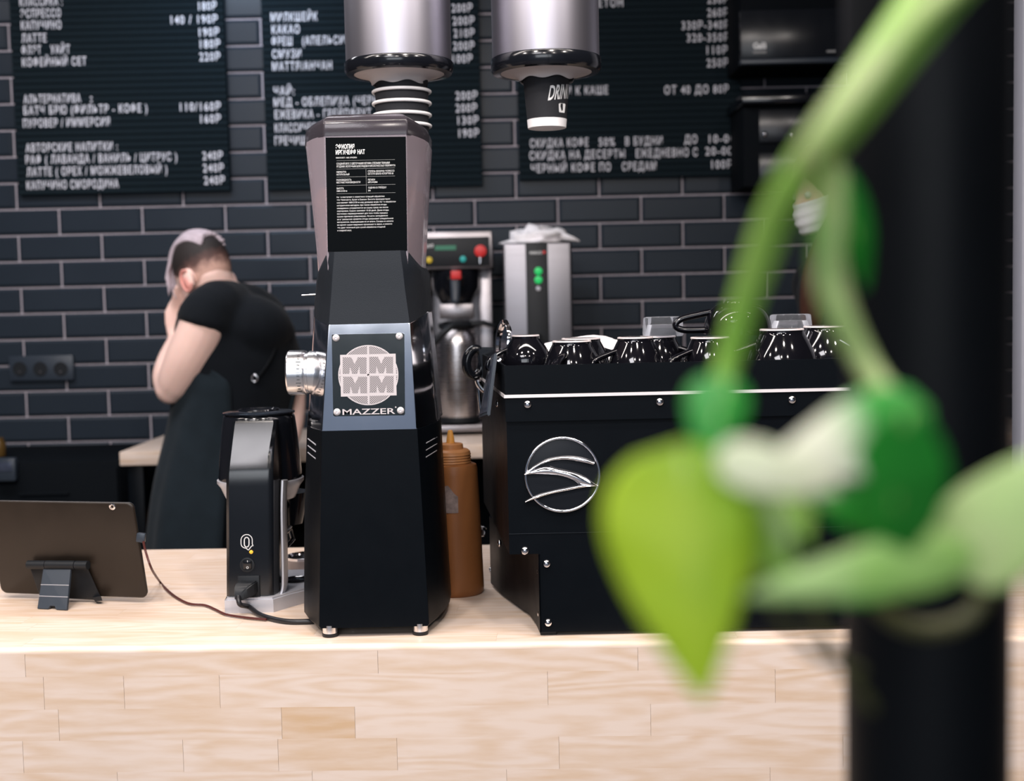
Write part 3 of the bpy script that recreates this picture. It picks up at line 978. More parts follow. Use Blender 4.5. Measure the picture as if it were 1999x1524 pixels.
# ------------------------------------------------------------------ coffee brewer
YR = 4.30
ctr = at(885, 842, YR)
t = thing('coffee_brewer', 'stainless filter coffee brewer with black control panel right of the tall grinder', 'coffee maker', (ctr.x, YR + 0.15, ZB))
XLB = 806
obj('head', pbox(NB(), XLB, 452, 961, 525, YR, 0.30, 0.004), M['steel'], t)
pn = obj('control_panel', pbox(NB(), XLB + 6, 463, 956, 520, YR - 0.006, 0.008, 0.002), M['blacksoft'], t)
obj('display', pbox(NB(), 849, 479, 890, 488, YR - 0.009, 0.004), M['display'], pn)
for cx_, cy_, mm in ((838, 507.5, 'yellow'), (904, 505.6, 'teal')):
    obj('button', lathe(NB(), [(0.0105, 0.0), (0.0105, -0.004), (0.007, -0.006)], at(cx_, cy_, YR - 0.006), (0, 1, 0), 20), M[mm], pn)
bm = NB()
text_bm(bm, 'Bunn', at(818, 486, YR - 0.0075), 0.047, 0.016, V((1, 0, 0.12)).normalized(), V((0.2, 0, 1)).normalized(), 0.02, 0.001)
obj('script_mark', bm, M['print'], pn, smooth=0)
k = obj('key_tag', lathe(NB(), [(0.014, 0.0), (0.020, -0.004), (0.020, -0.012), (0.012, -0.015)], at(938, 490, YR - 0.006), (0, 1, 0), 20), M['red'], pn)
bm = NB()
tube(bm, [at(937, 500, YR - 0.012), at(937, 514, YR - 0.012)], 0.005, 10)
obj('key_stem', bm, M['bright'], k)
obj('right_column', pbox(NB(), 938, 525, 962, 832, YR + 0.10, 0.19, 0.003), M['steel'], t)
obj('left_column', pbox(NB(), XLB + 4, 525, 842, 832, YR + 0.10, 0.19, 0.003), M['steel'], t)
obj('back_plate', pbox(NB(), 830, 525, 950, 832, YR + 0.27, 0.015), M['steel'], t)
# brew basket (funnel)
a = at(889, 527, YR + 0.08)
b_ = at(889, 591, YR + 0.08)
rr = 46 * (YR + 0.08) / FPX
bk = obj('brew_basket', lathe(NB(), [(rr * 0.62, b_.z - 0.005), (rr * 0.72, b_.z + 0.01), (rr, b_.z + 0.05), (rr * 1.02, a.z - 0.004), (rr * 1.02, a.z)], (a.x, YR + 0.08, 0), n=32), M['glossplastic'], t)
bm = NB()
pa, pb = at(889, 548, YR - 0.03), at(889, 585, YR - 0.045)
tube(bm, [at(889, 540, YR + 0.02), pa, pb], [0.014, 0.017, 0.014], 12, [0.008, 0.009, 0.008], round_ends=True, side=(1, 0, 0))
hd = obj('basket_handle', bm, M['socket'], bk)
obj('handle_cap', pbox(NB(), 880, 528, 900, 545, YR - 0.045, 0.03, 0.003), M['red'], hd)
obj('spout_housing', pbox(NB(), 858, 593, 924, 622, YR + 0.02, 0.12, 0.004), M['steel'], t)
obj('drip_base', pbox(NB(), 812, 831, 945, 843, YR, 0.28, 0.003), M['steel'], t)
# thermos under the brewer: a thing of its own
tc_ = at(897, 830, YR + 0.09)
r_ = 40 * (YR + 0.09) / FPX
zt0, zt1 = at(897, 829.5, YR + 0.0).z + 0.004, at(897, 641, YR + 0.09).z
t2 = thing('thermos_flask', 'steel thermos flask with black lid standing under the coffee brewer', 'flask', (tc_.x, YR + 0.09, zt0))
obj('body', lathe(NB(), [(r_ * 0.98, zt0 + 0.018), (r_, zt0 + 0.024), (r_, zt1 - 0.06), (r_ * 0.97, zt1 - 0.03), (r_ * 0.80, zt1 - 0.006), (r_ * 0.78, zt1)], (tc_.x, YR + 0.09, 0), n=40), M['flask'], t2)
obj('base_ring', lathe(NB(), [(r_ * 1.02, zt0), (r_ * 1.04, zt0 + 0.004), (r_ * 1.02, zt0 + 0.019)], (tc_.x, YR + 0.09, 0), n=40), M['blacksoft'], t2)
ld = obj('lid', lathe(NB(), [(r_ * 0.82, zt1 - 0.002), (r_ * 0.92, zt1 + 0.004), (r_ * 0.92, zt1 + 0.018), (r_ * 0.6, zt1 + 0.026)], (tc_.x, YR + 0.09, 0), n=40), M['blacksoft'], t2)
bm = NB()
tube(bm, [at(915, 633, YR + 0.02), at(885, 634, YR - 0.01), at(862, 652, YR - 0.02), at(845, 674, YR - 0.01), at(842, 682, YR - 0.005)], [0.010, 0.012, 0.012, 0.010, 0.008], 10, round_ends=True)
obj('lever_handle', bm, M['blacksoft'], ld)
bm = NB()
tube(bm, [at(915, 632, YR + 0.03), at(945, 630, YR + 0.03), at(964, 636, YR + 0.04)], [0.010, 0.010, 0.008], 10, round_ends=True)
obj('spout', bm, M['blacksoft'], ld)

# ------------------------------------------------------------------ hot water boiler with towel
YH = 4.22
ctr = at(1051, 700, YH)
t = thing('water_boiler', 'tall brushed steel water boiler with two green lit buttons', 'water boiler', (ctr.x, YH + 0.13, ZB))
zt, zbm = at(1051, 472, YH).z, ZB
xa, xb_ = at(984, 600, YH).x, at(1118, 600, YH).x
obj('body', box(NB(), ((xa + xb_) / 2, YH + 0.15, (zt + zbm) / 2 + 0.008), (xb_ - xa, 0.30, zt - zbm - 0.016), None, 0.008, 3), M['steeldark'], t)
obj('foot', box(NB(), ((xa + xb_) / 2, YH + 0.15, zbm + 0.008), (xb_ - xa - 0.04, 0.25, 0.016)), M['blacksoft'], t)
sp = obj('front_strip', pbox(NB(), 1029, 473, 1072, 800, YH - 0.006, 0.012, 0.003), M['blacksoft'], t)
for cy_, rr, mm in ((529, 0.0130, 'led'), (546, 0.0130, 'led'), (563, 0.008, 'silver')):
    obj('button', lathe(NB(), [(rr, 0.0), (rr, -0.003), (rr * 0.7, -0.005)], at(1051, cy_, YH - 0.006), (0, 1, 0), 24), M[mm], sp)
bm = NB()
text_bm(bm, 'MARCO', at(1034, 496, YH - 0.0075), 0.040, 0.009, bold=0.03, thick=0.0008)
obj('lettering', bm, M['print'], sp, smooth=0)
obj('red_mark', lathe(NB(), [(0.005, 0.0), (0.005, -0.0015)], at(1062, 492, YH - 0.0065), (0, 1, 0), 16), M['red'], sp)
tap = NB()
tube(tap, [at(1051, 655, YH), at(1051, 655, YH - 0.05), at(1051, 672, YH - 0.06)], 0.009, 10)
obj('tap', tap, M['blacksoft'], sp)


def lump(bm, c, sx, sy, sz, seed, amp=0.25, n=40, m=22, sq=1.0):
    c = V(c)
    rings = []
    for i in range(1, m):
        th = math.pi * i / m
        ring = []
        for k in range(n):
            ph = 2 * math.pi * k / n
            d = V((math.sin(th) * math.cos(ph), math.sin(th) * math.sin(ph), math.cos(th)))
            f = 1 + amp * noise.noise(V((d.x * 2.2 + seed, d.y * 2.2, d.z * 2.2))) + amp * 0.5 * noise.noise(V((d.x * 6 + seed, d.y * 6, d.z * 6)))
            zz_ = d.z * sz * f
            if zz_ < 0:
                zz_ *= 0.12
            ring.append(c + V((d.x * sx * f, d.y * sy * f, zz_)))
        rings.append(ring)
    loft(bm, rings, True)
    return bm


bm = NB()
cc = at(1052, 471, YH + 0.13)
lump(bm, (cc.x - 0.005, YH + 0.10, zt + 0.001), 0.100, 0.085, 0.050, 5.7, 0.5)
tube(bm, [at(1100, 462, YH + 0.05), at(1118, 466, YH + 0.04), at(1130, 470, YH + 0.05)], [0.014, 0.008, 0.003], 10, round_ends=True)
setp(obj('cleaning_cloth', bm, M['cloth'], None, (cc.x, YH + 0.13, zt), smooth=180), 'crumpled white cloth lying on top of the steel water boiler', 'cloth')

# ------------------------------------------------------------------ appliance at upper right of the wall
YO = 4.35
a = at(1450, 200, YO)
t = thing('wall_oven', 'glossy black appliance with small white logo right of the rightmost menu board', 'appliance', (at(1560, 100, YO).x, YO + 0.15, at(1500, 124, YO).z))
obj('door', pbox(NB(), 1446, 17, 1690, 112, YO, 0.025, 0.003), M['oven'], t)
obj('bottom_rail', pbox(NB(), 1446, 112, 1690, 123, YO - 0.012, 0.036, 0.004), M['socket'], t)
obj('casing', pbox(NB(), 1446, -60, 1690, 123, YO + 0.026, 0.28, 0.003), M['blackcab'], t)
bm = NB()
text_bm(bm, 'Gaffi', at(1470, 95, YO - 0.001), 0.044, 0.020, bold=0.05, thick=0.0008)
obj('logo', bm, M['print'], t, smooth=0)
obj('logo_line', pbox(NB(), 1470, 100, 1496, 104, YO - 0.0012, 0.001), M['printdim'], t)
obj('small_mark', pbox(NB(), 1614, 98, 1632, 102, YO - 0.0012, 0.001), M['printdim'], t)
t = thing('wall_cabinet', 'black glass-fronted wall cabinet below the glossy black appliance', 'cabinet', (at(1570, 300, YO).x, YO + 0.15, at(1570, 420, YO).z))
obj('top_ledge', pbox(NB(), 1448, 180, 1700, 200, YO - 0.02, 0.30, 0.006), M['glossplastic'], t)
obj('casing', pbox(NB(), 1452, 200, 1700, 362, YO + 0.03, 0.26, 0.002), M['blackcab'], t)
for y0_, y1_ in ((212, 276), (296, 356)):
    obj('pane', pbox(NB(), 1482, y0_, 1690, y1_, YO + 0.018, 0.012, 0.002), M['oven'], t)
gx = [(1492, 274), (1508, 274), (1545, 274), (1562, 274)]
for i, (px, py) in enumerate(gx):
    p = at(px, py, YO + 0.0)
    # knobs of the glass doors
for px, py in ((1493, 262), (1546, 264)):
    obj('knob', ell(NB(), at(px, py, YO + 0.008), (0.009, 0.011, 0.009), n=14, m=8), M['bright'], t)


# ------------------------------------------------------------------ tall on-demand grinder
G0 = onz(643, 1244, ZC).y - 0.002
GO = 0.125           # depth at which the flanks reach full width


def gring(pz, fl, fr, ol, or_, raise_=0.0, yf=0.0, dep=0.27, go=GO, zz=None):
    """octagonal ring: front flat fl..fr at plane G0+yf, flanks to ol..or_ (pixels)"""
    z = at((fl + fr) / 2, pz, G0 + yf).z if zz is None else zz
    xfl, xfr = at(fl, pz, G0 + yf).x, at(fr, pz, G0 + yf).x
    xol, xor_ = at(ol, pz, G0 + yf + go).x, at(or_, pz, G0 + yf + go).x
    f = [(0.012, 0.002), (0.03, 0.009), (0.06, 0.028), (0.52, 0.36), (0.84, 0.68), (1, 1)]
    w0 = 0.0016
    P = []
    for a, b in f[::-1]:
        P.append(V((xfl + (xol - xfl) * a, G0 + yf + go * b, z + raise_ * b)))
    P.append(V((xfl + w0, G0 + yf, z)))
    P.append(V((xfr - w0, G0 + yf, z)))
    for a, b in f:
        P.append(V((xfr + (xor_ - xfr) * a, G0 + yf + go * b, z + raise_ * b)))
    P.append(V((xor_, G0 + yf + dep * 0.82, z + raise_)))
    P.append(V((xfr, G0 + yf + dep, z + raise_)))
    P.append(V((xfl, G0 + yf + dep, z + raise_)))
    P.append(V((xol, G0 + yf + dep * 0.82, z + raise_)))
    return P


gc = at(732, 1244, G0)
mz = thing('coffee_grinder', 'tall black and chrome coffee grinder with bean hopper and black label', 'grinder', (gc.x, G0 + 0.13, ZC))
RS = 0.014
bm = NB()
loft(bm, [gring(1224, 627, 834, 599, 875, dep=0.21), gring(1220, 624, 837, 595, 879, dep=0.21), gring(1030, 626, 826, 595, 868, dep=0.21), gring(839, 629, 814, 600, 858, dep=0.21)])
body = obj('motor_housing', bm, M['black'], mz, smooth=32)
wn(body)
bm = NB()
loft(bm, [gring(839, 629.5, 813, 600.5, 857.5), gring(836, 630, 812, 601, 857), gring(634, 642, 800, 613.5, 835.5, RS), gring(632, 643, 799, 615, 834, RS)])
chm = obj('grinding_chamber', bm, M['chrome'], mz, smooth=32)
wn(chm)
bm = NB()
loft(bm, [gring(632, 642.5, 799.5, 614, 835, RS, 0.001), gring(600, 645, 795, 615, 832, RS, 0.003, go=0.11), gring(565, 648, 790, 617, 827, RS * 0.5, 0.005, go=0.075), gring(530, 650, 786, 619.5, 822.5, 0, 0.006, go=0.035), gring(510, 652, 783, 629, 809, 0, 0.007, go=0.018), gring(490, 653, 781, 639, 795.5, 0, 0.008, go=0.008)])
wn(obj('neck', bm, M['neck'], mz, smooth=32))
# hopper
HY = 0.013
hz1, hz0 = at(715, 262, G0 + HY).z, at(715, 528, G0 + HY).z
hop_rows = [(528, 641, 796, 621.5, 822.5), (490, 639, 796, 619, 824), (375, 636, 794.5, 607.5, 829), (262, 633.5, 793, 596, 835)]
bm = NB()
loft(bm, [gring(p, a, b, c, d, 0, HY, 0.235, 0.10) for p, a, b, c, d in hop_rows])
hop = obj('hopper', bm, M['hopper'], mz, smooth=25)
bm = NB()
loft(bm, [gring(263, 632, 795, 594.5, 836.5, 0, HY - 0.001, 0.237, 0.13), gring(240, 632, 795, 595, 837, 0, HY - 0.001, 0.237, 0.13), gring(231, 634, 793, 599, 833, 0, HY + 0.002, 0.23, 0.13),
          gring(225, 641, 787, 612, 822, 0, HY + 0.012, 0.21, 0.13), gring(222.5, 652, 778, 630, 806, 0, HY + 0.03, 0.18, 0.10)])
obj('hopper_lid', bm, M['lid'], mz, smooth=60)
# label with lettering
yl = G0 + HY - 0.0012
bm = NB()
pprism(bm, [(635.5, 268.5), (792, 266.5), (795, 489), (640, 491.5)], yl, 0.0008)
lb = obj('label', bm, M['label'], mz, smooth=0)


def lab(s, x0, x1, yb, h, m='print', bold=0.0, par=None, name='lettering'):
    a, b = at(x0, yb, yl - 0.0004), at(x1, yb, yl - 0.0004)
    bm = NB()
    text_bm(bm, s, a, b.x - a.x, h * G0 / FPX, bold=bold)
    return obj(name, bm, M[m], par or lb, smooth=0)


lab('ЭФИОПИЯ', 655.5, 692, 290.5, 8.5, bold=0.03)
lab('ИРГАЧЕФФ НАТ', 655.5, 712.5, 301.5, 8.5, bold=0.03)
lab('МИКРОЛОТ / 100% АРАБИКА', 656, 697, 309.5, 2.9)
lab('СЛАДКИЙ ВКУС С ЦВЕТОЧНЫМИ НОТАМИ, СПЕЛЫМИ ТЕМНЫМИ', 657, 761, 321.5, 3.8)
lab('ЯГОДАМИ, МОЛОЧНЫМ ШОКОЛАДОМ И КИСЛОТНОСТЬЮ ГРЕЙПФРУТА', 657, 772, 327, 3.8)
for s, x0, x1, yb in (('ОБРАБОТКА', 657, 676, 337.5), ('НАТУРАЛЬНЫЙ', 657, 682, 342.5), ('СТЕПЕНЬ ОБЖАРКИ: ЭСПРЕССО', 718, 770, 336), ('СОГЛ ПО ШКАЛЕ КОЛОРТРЕК 60', 718, 768, 341),
                      ('РАЗНОВИДНОСТЬ', 657, 686, 353), ('МЕСТНЫЕ РАЗНОВИДНОСТИ', 657, 703.5, 358), ('РЕГИОН', 718.5, 732, 352.5), ('ИРГАЧЕФФ', 718.5, 737, 357.5),
                      ('ВЫСОТА', 657.5, 671, 369.5), ('1800-2150 м', 657.5, 677.5, 374.5), ('ОЦЕНКА В ГРЕЙДАХ', 719, 754.5, 368), ('84', 719, 723.5, 373.5)):
    lab(s, x0, x1, yb, 3.5)
para = ['Кофе поступает с известных станций обработки', 'это Челичесто, Бузат и Банани. Высота произрастания', 'составляет 1800-2150 м над уровнем моря. Кофе обработан', 'натуральным методом, при таком обработке ягоды', 'немедленно отправляются на сушку сразу же после', 'сортировки. Сушка занимает 15-20 дней. Днем ягоды',
        'постоянно переворачивают для того чтобы процесс', 'сушки протекал равномерно. На ночь неподвижно', 'на африканских кроватях ягоды накрывают специальным', 'материалом, защищающим их от влаги. Сахара из мякоти', 'во время сушки медленно проникают в зерно, и именно', 'это дает типичный для сухой обработки ягодный', 'и сладкий вкус.']
wd = [93, 104, 115, 97, 100, 101, 99, 99, 109.5, 109.5, 107, 93.5, 28]
for i, (s, ww) in enumerate(zip(para, wd)):
    lab(s, 657.5 + i * 0.1, 657.5 + i * 0.1 + ww, 386.3 + i * 5.42, 3.1)
for yy, x0, x1 in ((312.5, 657, 771), (328.8, 657, 771), (344.5, 657, 771), (361, 657, 772), (377, 657, 772)):
    obj('rule', pbox(NB(), x0, yy - 0.25, x1, yy + 0.25, yl - 0.0004, 0.0002), M['printdim'], lb, smooth=0)
obj('rule', pbox(NB(), 714.7, 330, 715.2, 376, yl - 0.0004, 0.0002), M['printdim'], lb, smooth=0)

# beans inside the hopper
bm = NB()
rr = []
for p, a, b, c, d in [(527, 644, 793, 626, 818), (490, 642, 793, 623, 820), (420, 640, 793, 615, 823), (384, 639, 792, 612, 825)]:
    ring = gring(p, a, b, c, d, 0, HY + 0.004, 0.225, 0.097)
    rr.append(ring)
top = [V((q.x * 0.9 + gc.x * 0.1, q.y * 0.9 + (G0 + 0.13) * 0.1, q.z + 0.016 + 0.006 * noise.noise(q * 40))) for q in rr[-1]]
rr[-1] = [V((q.x, q.y, q.z + 0.012 * noise.noise(q * 25) + (0.010 if q.y > G0 + 0.1 else 0))) for q in rr[-1]]
rr.append(top)
mid = V((gc.x, G0 + 0.13, rr[-1][0].z + 0.012))
rr.append([q.lerp(mid, 0.8) for q in top])
loft(bm, rr)
bo = (gc.x, G0 + 0.13, hz0)
o = obj('coffee_beans', bm, M['beans'], None, bo, smooth=60)
setp(o, 'brown roasted coffee beans filling the clear hopper of the tall grinder', 'coffee beans', None, 'stuff')

# black plate with emblem
yp = G0 - 0.0022
bm = NB()
pprism(bm, [(649, 652.5), (787, 650.0), (789, 652), (790.5, 808), (788.5, 810.5), (653, 812.5), (650.5, 810.5), (647.5, 655)], yp, 0.0035)
pl = obj('name_plate', bm, M['plate'], mz, smooth=0)
for px, py in ((656, 659.5), (779.5, 656), (658, 804), (782, 801)):
    s = obj('screw', lathe(NB(), [(0.0048, 0.0), (0.0046, -0.0015), (0.0030, -0.0030), (0.0016, -0.0034), (0.0013, -0.002)], at(px, py, yp), (0, 1, 0), 20), M['trim'], pl)
ex, ey, er = 719, 732, 58.8


def ppoly(name, polys, Y, m, par):
    bm = NB()
    for q in polys:
        bm.faces.new([bm.verts.new(at(x, y, Y)) for x, y in q])
    return obj(name, bm, M[m], par, smooth=0)


circ = lambda r, n=56: [(ex + r * math.cos(2 * math.pi * i / n), ey + r * math.sin(2 * math.pi * i / n)) for i in range(n)]
em = ppoly('emblem_disc', [circ(er)], yp - 0.0002, 'emblem', pl)
co, ci = circ(er - 2), circ(er - 2)
ppoly('hatching', [circ(er - 2.2)], yp - 0.0003, 'hatch', em)
sq = [(663.8, 692.5), (772.3, 690), (774.3, 771.5), (665.5, 774)]
ppoly('emblem_square', [sq], yp - 0.0004, 'emblem', em)
ppoly('emblem_bar', [[(716.6, ey - er + 1), (720.4, ey - er + 1), (721.6, ey + er - 1), (717.8, ey + er - 1)]], yp - 0.0005, 'emblem', em)
ppoly('emblem_bar', [[(ex - er + 1, 730.5), (ex + er - 1, 729), (ex + er - 1, 732.5), (ex - er + 1, 734)]], yp - 0.0005, 'emblem', em)
MP = [(0, 0), (0, 1), (.36, 1), (.5, .58), (.64, 1), (1, 1), (1, 0), (.72, 0), (.70, .45), (.60, 0), (.40, 0), (.30, .45), (.28, 0)]
for cx_, cy_ in ((669, 729), (720.8, 728), (670, 767), (721.8, 765.6)):
    ppoly('letter_m', [[(cx_ + u * 46.5, cy_ - v * 31.8) for u, v in MP]], yp - 0.0006, 'hatch', em)
a, b = at(668.7, 809.5, yp - 0.0003), at(771.5, 806.5, yp - 0.0003)
bm = NB()
text_bm(bm, 'MAZZER', a, b.x - a.x, 11.6 * G0 / FPX, bold=0.012)
obj('lettering', bm, M['emblem'], pl, smooth=0)
obj('trademark', lathe(NB(), [(0.0010, 0), (0.0010, -0.0002)], at(772.5, 794.5, yp), (0, 1, 0), 12), M['emblem'], pl)

# grind adjustment collar on the left flank
ck = at(600, 727, G0 + 0.09)
k = 0.712e-3
prof = [(0.026, -0.012), (0.0295, 0.0), (0.0305, 0.004), (0.0303, 0.019), (0.0285, 0.0205), (0.0285, 0.0225), (0.0308, 0.024), (0.0315, 0.026), (0.0315, 0.047), (0.030, 0.049), (0.012, 0.0495)]
kn = obj('adjustment_collar', lathe(NB(), prof, (at(632, 727, G0 + 0.09).x, G0 + 0.09, ck.z), (-1, 0, 0), 40), M['alu'], mz, smooth=30)
bm = NB()
for i in range(12):
    an = -0.9 + i * 0.16
    p = V((at(632, 727, G0 + 0.09).x - 0.031, G0 + 0.09 - 0.0316 * math.cos(an), ck.z + 0.0316 * math.sin(an)))
    box(bm, p, (0.004 if i % 3 else 0.007, 0.0006, 0.0008), Matrix.Rotation(an, 3, 'X'))
obj('scale_mark', bm, M['blacksoft'], kn)
bm = NB()
tube(bm, [at(589, 576, G0 + 0.10), at(622, 574, G0 + 0.10)], 0.0008, 8)
obj('locking_pin', bm, M['bright'], mz)
# vents on both flanks
def on_flank(px, py, right):
    u = (py - 839) / (1030 - 839)
    ring = gring(py, 629 - 3 * u, 814 + 12 * u, 600 - 5 * u, 858 + 10 * u)
    pts = ring[8:14] if right else ring[:6][::-1]
    best = min((abs(proj(a.lerp(b, k / 20))[0] - px), i_, k) for i_, (a, b) in enumerate(zip(pts[:-1], pts[1:])) for k in range(21))
    return pts[best[1]].lerp(pts[best[1] + 1], best[2] / 20).y


for i in range(3):
    for x0, x1, y0, y1, rgt in ((601.5, 616.5, 856 + 13.5 * i, 868 + 13.5 * i, False), (831, 852, 865 + 13.5 * i, 853 + 13 * i, True)):
        bm = NB()
        q = []
        for k in range(7):
            t = k / 6
            px, py = x0 + (x1 - x0) * t, y0 + (y1 - y0) * t
            q.append(at(px, py, on_flank(px, py, rgt)))
        tube(bm, q, 0.0010, 8)
        obj('vent_slot', bm, M['silver'], mz)
for fx, fy in ((643, 0.0095), (820, 0.0095), (650, 0.2), (818, 0.2)):
    p = at(fx, 1244, G0)
    x = p.x
    f = obj('foot', lathe(NB(), [(0.0102, ZC + 0.004), (0.0102, at(643, 1223, G0).z + 0.001)], (x, G0 + fy, 0), n=24), M['alu'], mz)
    obj('rubber_pad', lathe(NB(), [(0.0100, ZC), (0.0108, ZC + 0.001), (0.0108, ZC + 0.005)], (x, G0 + fy, 0), n=24), M['blacksoft'], f)
p = at(686, 1229, G0 + 0.03)
obj('bolt_head', ell(NB(), (p.x, G0 + 0.05, p.z), (0.004, 0.004, 0.004), n=12, m=8), M['bright'], mz)

# ------------------------------------------------------------------ small grinder beside it
Q0 = onz(488, 1196, ZC).y
Qx = lambda px, py, d=0.0: at(px, py, Q0 + d)
qc = Qx(500, 1196, 0.06)
qg = thing('coffee_grinder', 'small black coffee grinder with silver base, left of the tall grinder', 'grinder', (qc.x, Q0 + 0.07, ZC))
zq = lambda py, d=0.01: at(495, py, Q0 + d).z


def qring(py, xl, xf, xr, d, dep, rx=0.014):
    z = zq(py, d)
    a, b, c = Qx(xl, py, d).x, Qx(xf, py, d).x, Qx(xr, py, d + 0.03).x
    yf, yb = Q0 + d, Q0 + d + dep
    P = [V((a, yb, z)), V((a, yf + 0.006, z)), V((a + 0.005, yf, z)), V((b - 0.004, yf, z))]
    for t in (0.35, 0.7, 1.0):
        P.append(V((b + (c - b) * math.sin(t * 1.57), yf + 0.035 * (1 - math.cos(t * 1.57)), z)))
    P.append(V((c, yb, z)))
    return P


bm = NB()
rows = [(1166, 441, 527, 547, 0.010), (1060, 440.5, 526, 547, 0.010), (950, 440, 525, 547, 0.010), (925, 440.5, 525, 546, 0.0115), (914, 441.5, 526, 546, 0.0135), (900, 443, 527, 546, 0.0170), (862, 447.5, 533, 545, 0.0275), (826, 452, 539, 545, 0.0378), (821, 453, 538, 544, 0.0400)]
loft(bm, [qring(p, l, f, r, d, 0.075) for p, l, f, r, d in rows])
col = obj('column', bm, M['piano'], qg, smooth=32)
wn(col)
# bell shaped upper body
bc = Qx(509, 940, 0.104)
kq = (Q0 + 0.104) / FPX
zb0, zb1 = at(509, 938, Q0 + 0.104).z, at(505, 808, Q0 + 0.104).z
bx_ = lambda t: bc.x + t * (at(505.5, 808, Q0 + 0.104).x - bc.x)
bm = NB()
rings = []
for t, r in ((0, 79), (0.02, 81), (0.1, 80.5), (0.4, 77.5), (0.75, 73), (0.93, 70), (0.97, 69), (1.0, 66)):
    rings.append([V((bx_(t) + math.cos(2 * math.pi * i / 48) * r * kq, Q0 + 0.104 + math.sin(2 * math.pi * i / 48) * r * kq, zb0 + (zb1 - zb0) * t)) for i in range(48)])
loft(bm, rings)
bell = obj('bean_hood', bm, M['glossplastic'], qg, smooth=50)
lo = V((bx_(1), Q0 + 0.104, zb1))
lid_ = obj('lid', lathe(NB(), [(66 * kq, 0), (69.5 * kq, 0.0015), (69.5 * kq, 0.0035), (60 * kq, 0.0055), (40 * kq, 0.0065), (39 * kq, 0.0085), (36 * kq, 0.0085), (34 * kq, 0.0065), (0.001, 0.0065)], lo, n=48), M['glossplastic'], qg)
# silver collar, side frame and base
bm = NB()
prof = [(0.052, -0.026), (0.055, -0.020), (0.0600, -0.008), (0.0655, -0.001), (0.0655, 0.004), (0.060, 0.005)]
lathe(bm, prof, V((bc.x, Q0 + 0.104, zb0)), n=48)
obj('collar', bm, M['silver'], qg)
fx0, fx1 = Qx(548, 1050, 0.02).x, Qx(556, 1050, 0.02).x
bm = NB()
pts = [(Qx(552, 947, 0.03).x, Q0 + 0.045, zq(944)), (Qx(551, 1000, 0.03).x, Q0 + 0.042, zq(1000)), (Qx(553, 1100, 0.03).x, Q0 + 0.042, zq(1100)), (Qx(553, 1150, 0.03).x, Q0 + 0.042, zq(1152)), (Qx(548, 1175, 0.03).x, Q0 + 0.040, zq(1172))]
tube(bm, spline(pts, 5), 0.0040, 10, 0.017, side=(1, 0, 0))
obj('side_frame', bm, M['silver'], qg, smooth=50)
zs = ZC + 0.022


def plan(name, pts, z0, z1, m, par, bev=0.002):
    bm = NB()
    loft(bm, [[V((x, y, z0)) for x, y in pts], [V((x, y, z1)) for x, y in pts]])
    if bev:
        es = [e for e in bm.edges if abs(e.verts[0].co.z - z1) < 1e-6 and abs(e.verts[1].co.z - z1) < 1e-6]
        bmesh.ops.bevel(bm, geom=es, offset=bev, segments=2, affect='EDGES')
    return obj(name, bm, M[m], par)


bp = [(Qx(439, 1190, 0).x, Q0), (Qx(534, 1190, 0).x, Q0), (Qx(556, 1190, 0).x + 0.002, Q0 + 0.03), (Qx(600, 1190).x, Q0 + 0.07), (Qx(604, 1190).x, Q0 + 0.16), (Qx(590, 1190).x, Q0 + 0.20), (Qx(435, 1190).x, Q0 + 0.20), (Qx(420, 1190).x, Q0 + 0.17), (Qx(420, 1190).x, Q0 + 0.08), (Qx(437, 1190).x, Q0 + 0.04)]
base = plan('base', bp, ZC, zs, 'silver', qg, 0.003)
obj('drip_cup', lathe(NB(), [(0.019, 0.0), (0.021, 0.002), (0.018, 0.003), (0.012, -0.0005), (0.001, -0.0015)], (Qx(578, 1135, 0.11).x, Q0 + 0.115, zs + 0.0005), n=32), M['gloss'], base)
# portafilter fork and spout in front of the barista side
bm = NB()
tube(bm, [Qx(556, 985, 0.10), Qx(572, 990, 0.14), Qx(600, 1000, 0.15)], 0.006, 10)
tube(bm, [Qx(556, 1040, 0.10), Qx(566, 1030, 0.14), Qx(572, 1052, 0.15), Qx(560, 1065, 0.12)], 0.004, 10)
obj('portafilter_fork', bm, M['glossplastic'], qg)
obj('dosing_chute', lathe(NB(), [(0.022, -0.05), (0.030, -0.02), (0.034, 0.0)], (bc.x + 0.035, Q0 + 0.135, zb0 - 0.022), n=28), M['glossplastic'], qg)
# back details: logo, light, switch, socket and plug
yq = Q0 + 0.0096
bm = NB()
n = 40


def stroke(bm, pxs, wd, Y, closed=True):
    m = len(pxs)
    for i in range(m if closed else m - 1):
        (x0, y0), (x1, y1) = pxs[i], pxs[(i + 1) % m]
        L = math.hypot(x1 - x0, y1 - y0)
        nx, ny = -(y1 - y0) / L * wd / 2, (x1 - x0) / L * wd / 2
        bm.faces.new([bm.verts.new(at(*q, Y)) for q in ((x0 + nx, y0 + ny), (x1 + nx, y1 + ny), (x1 - nx, y1 - ny), (x0 - nx, y0 - ny))])


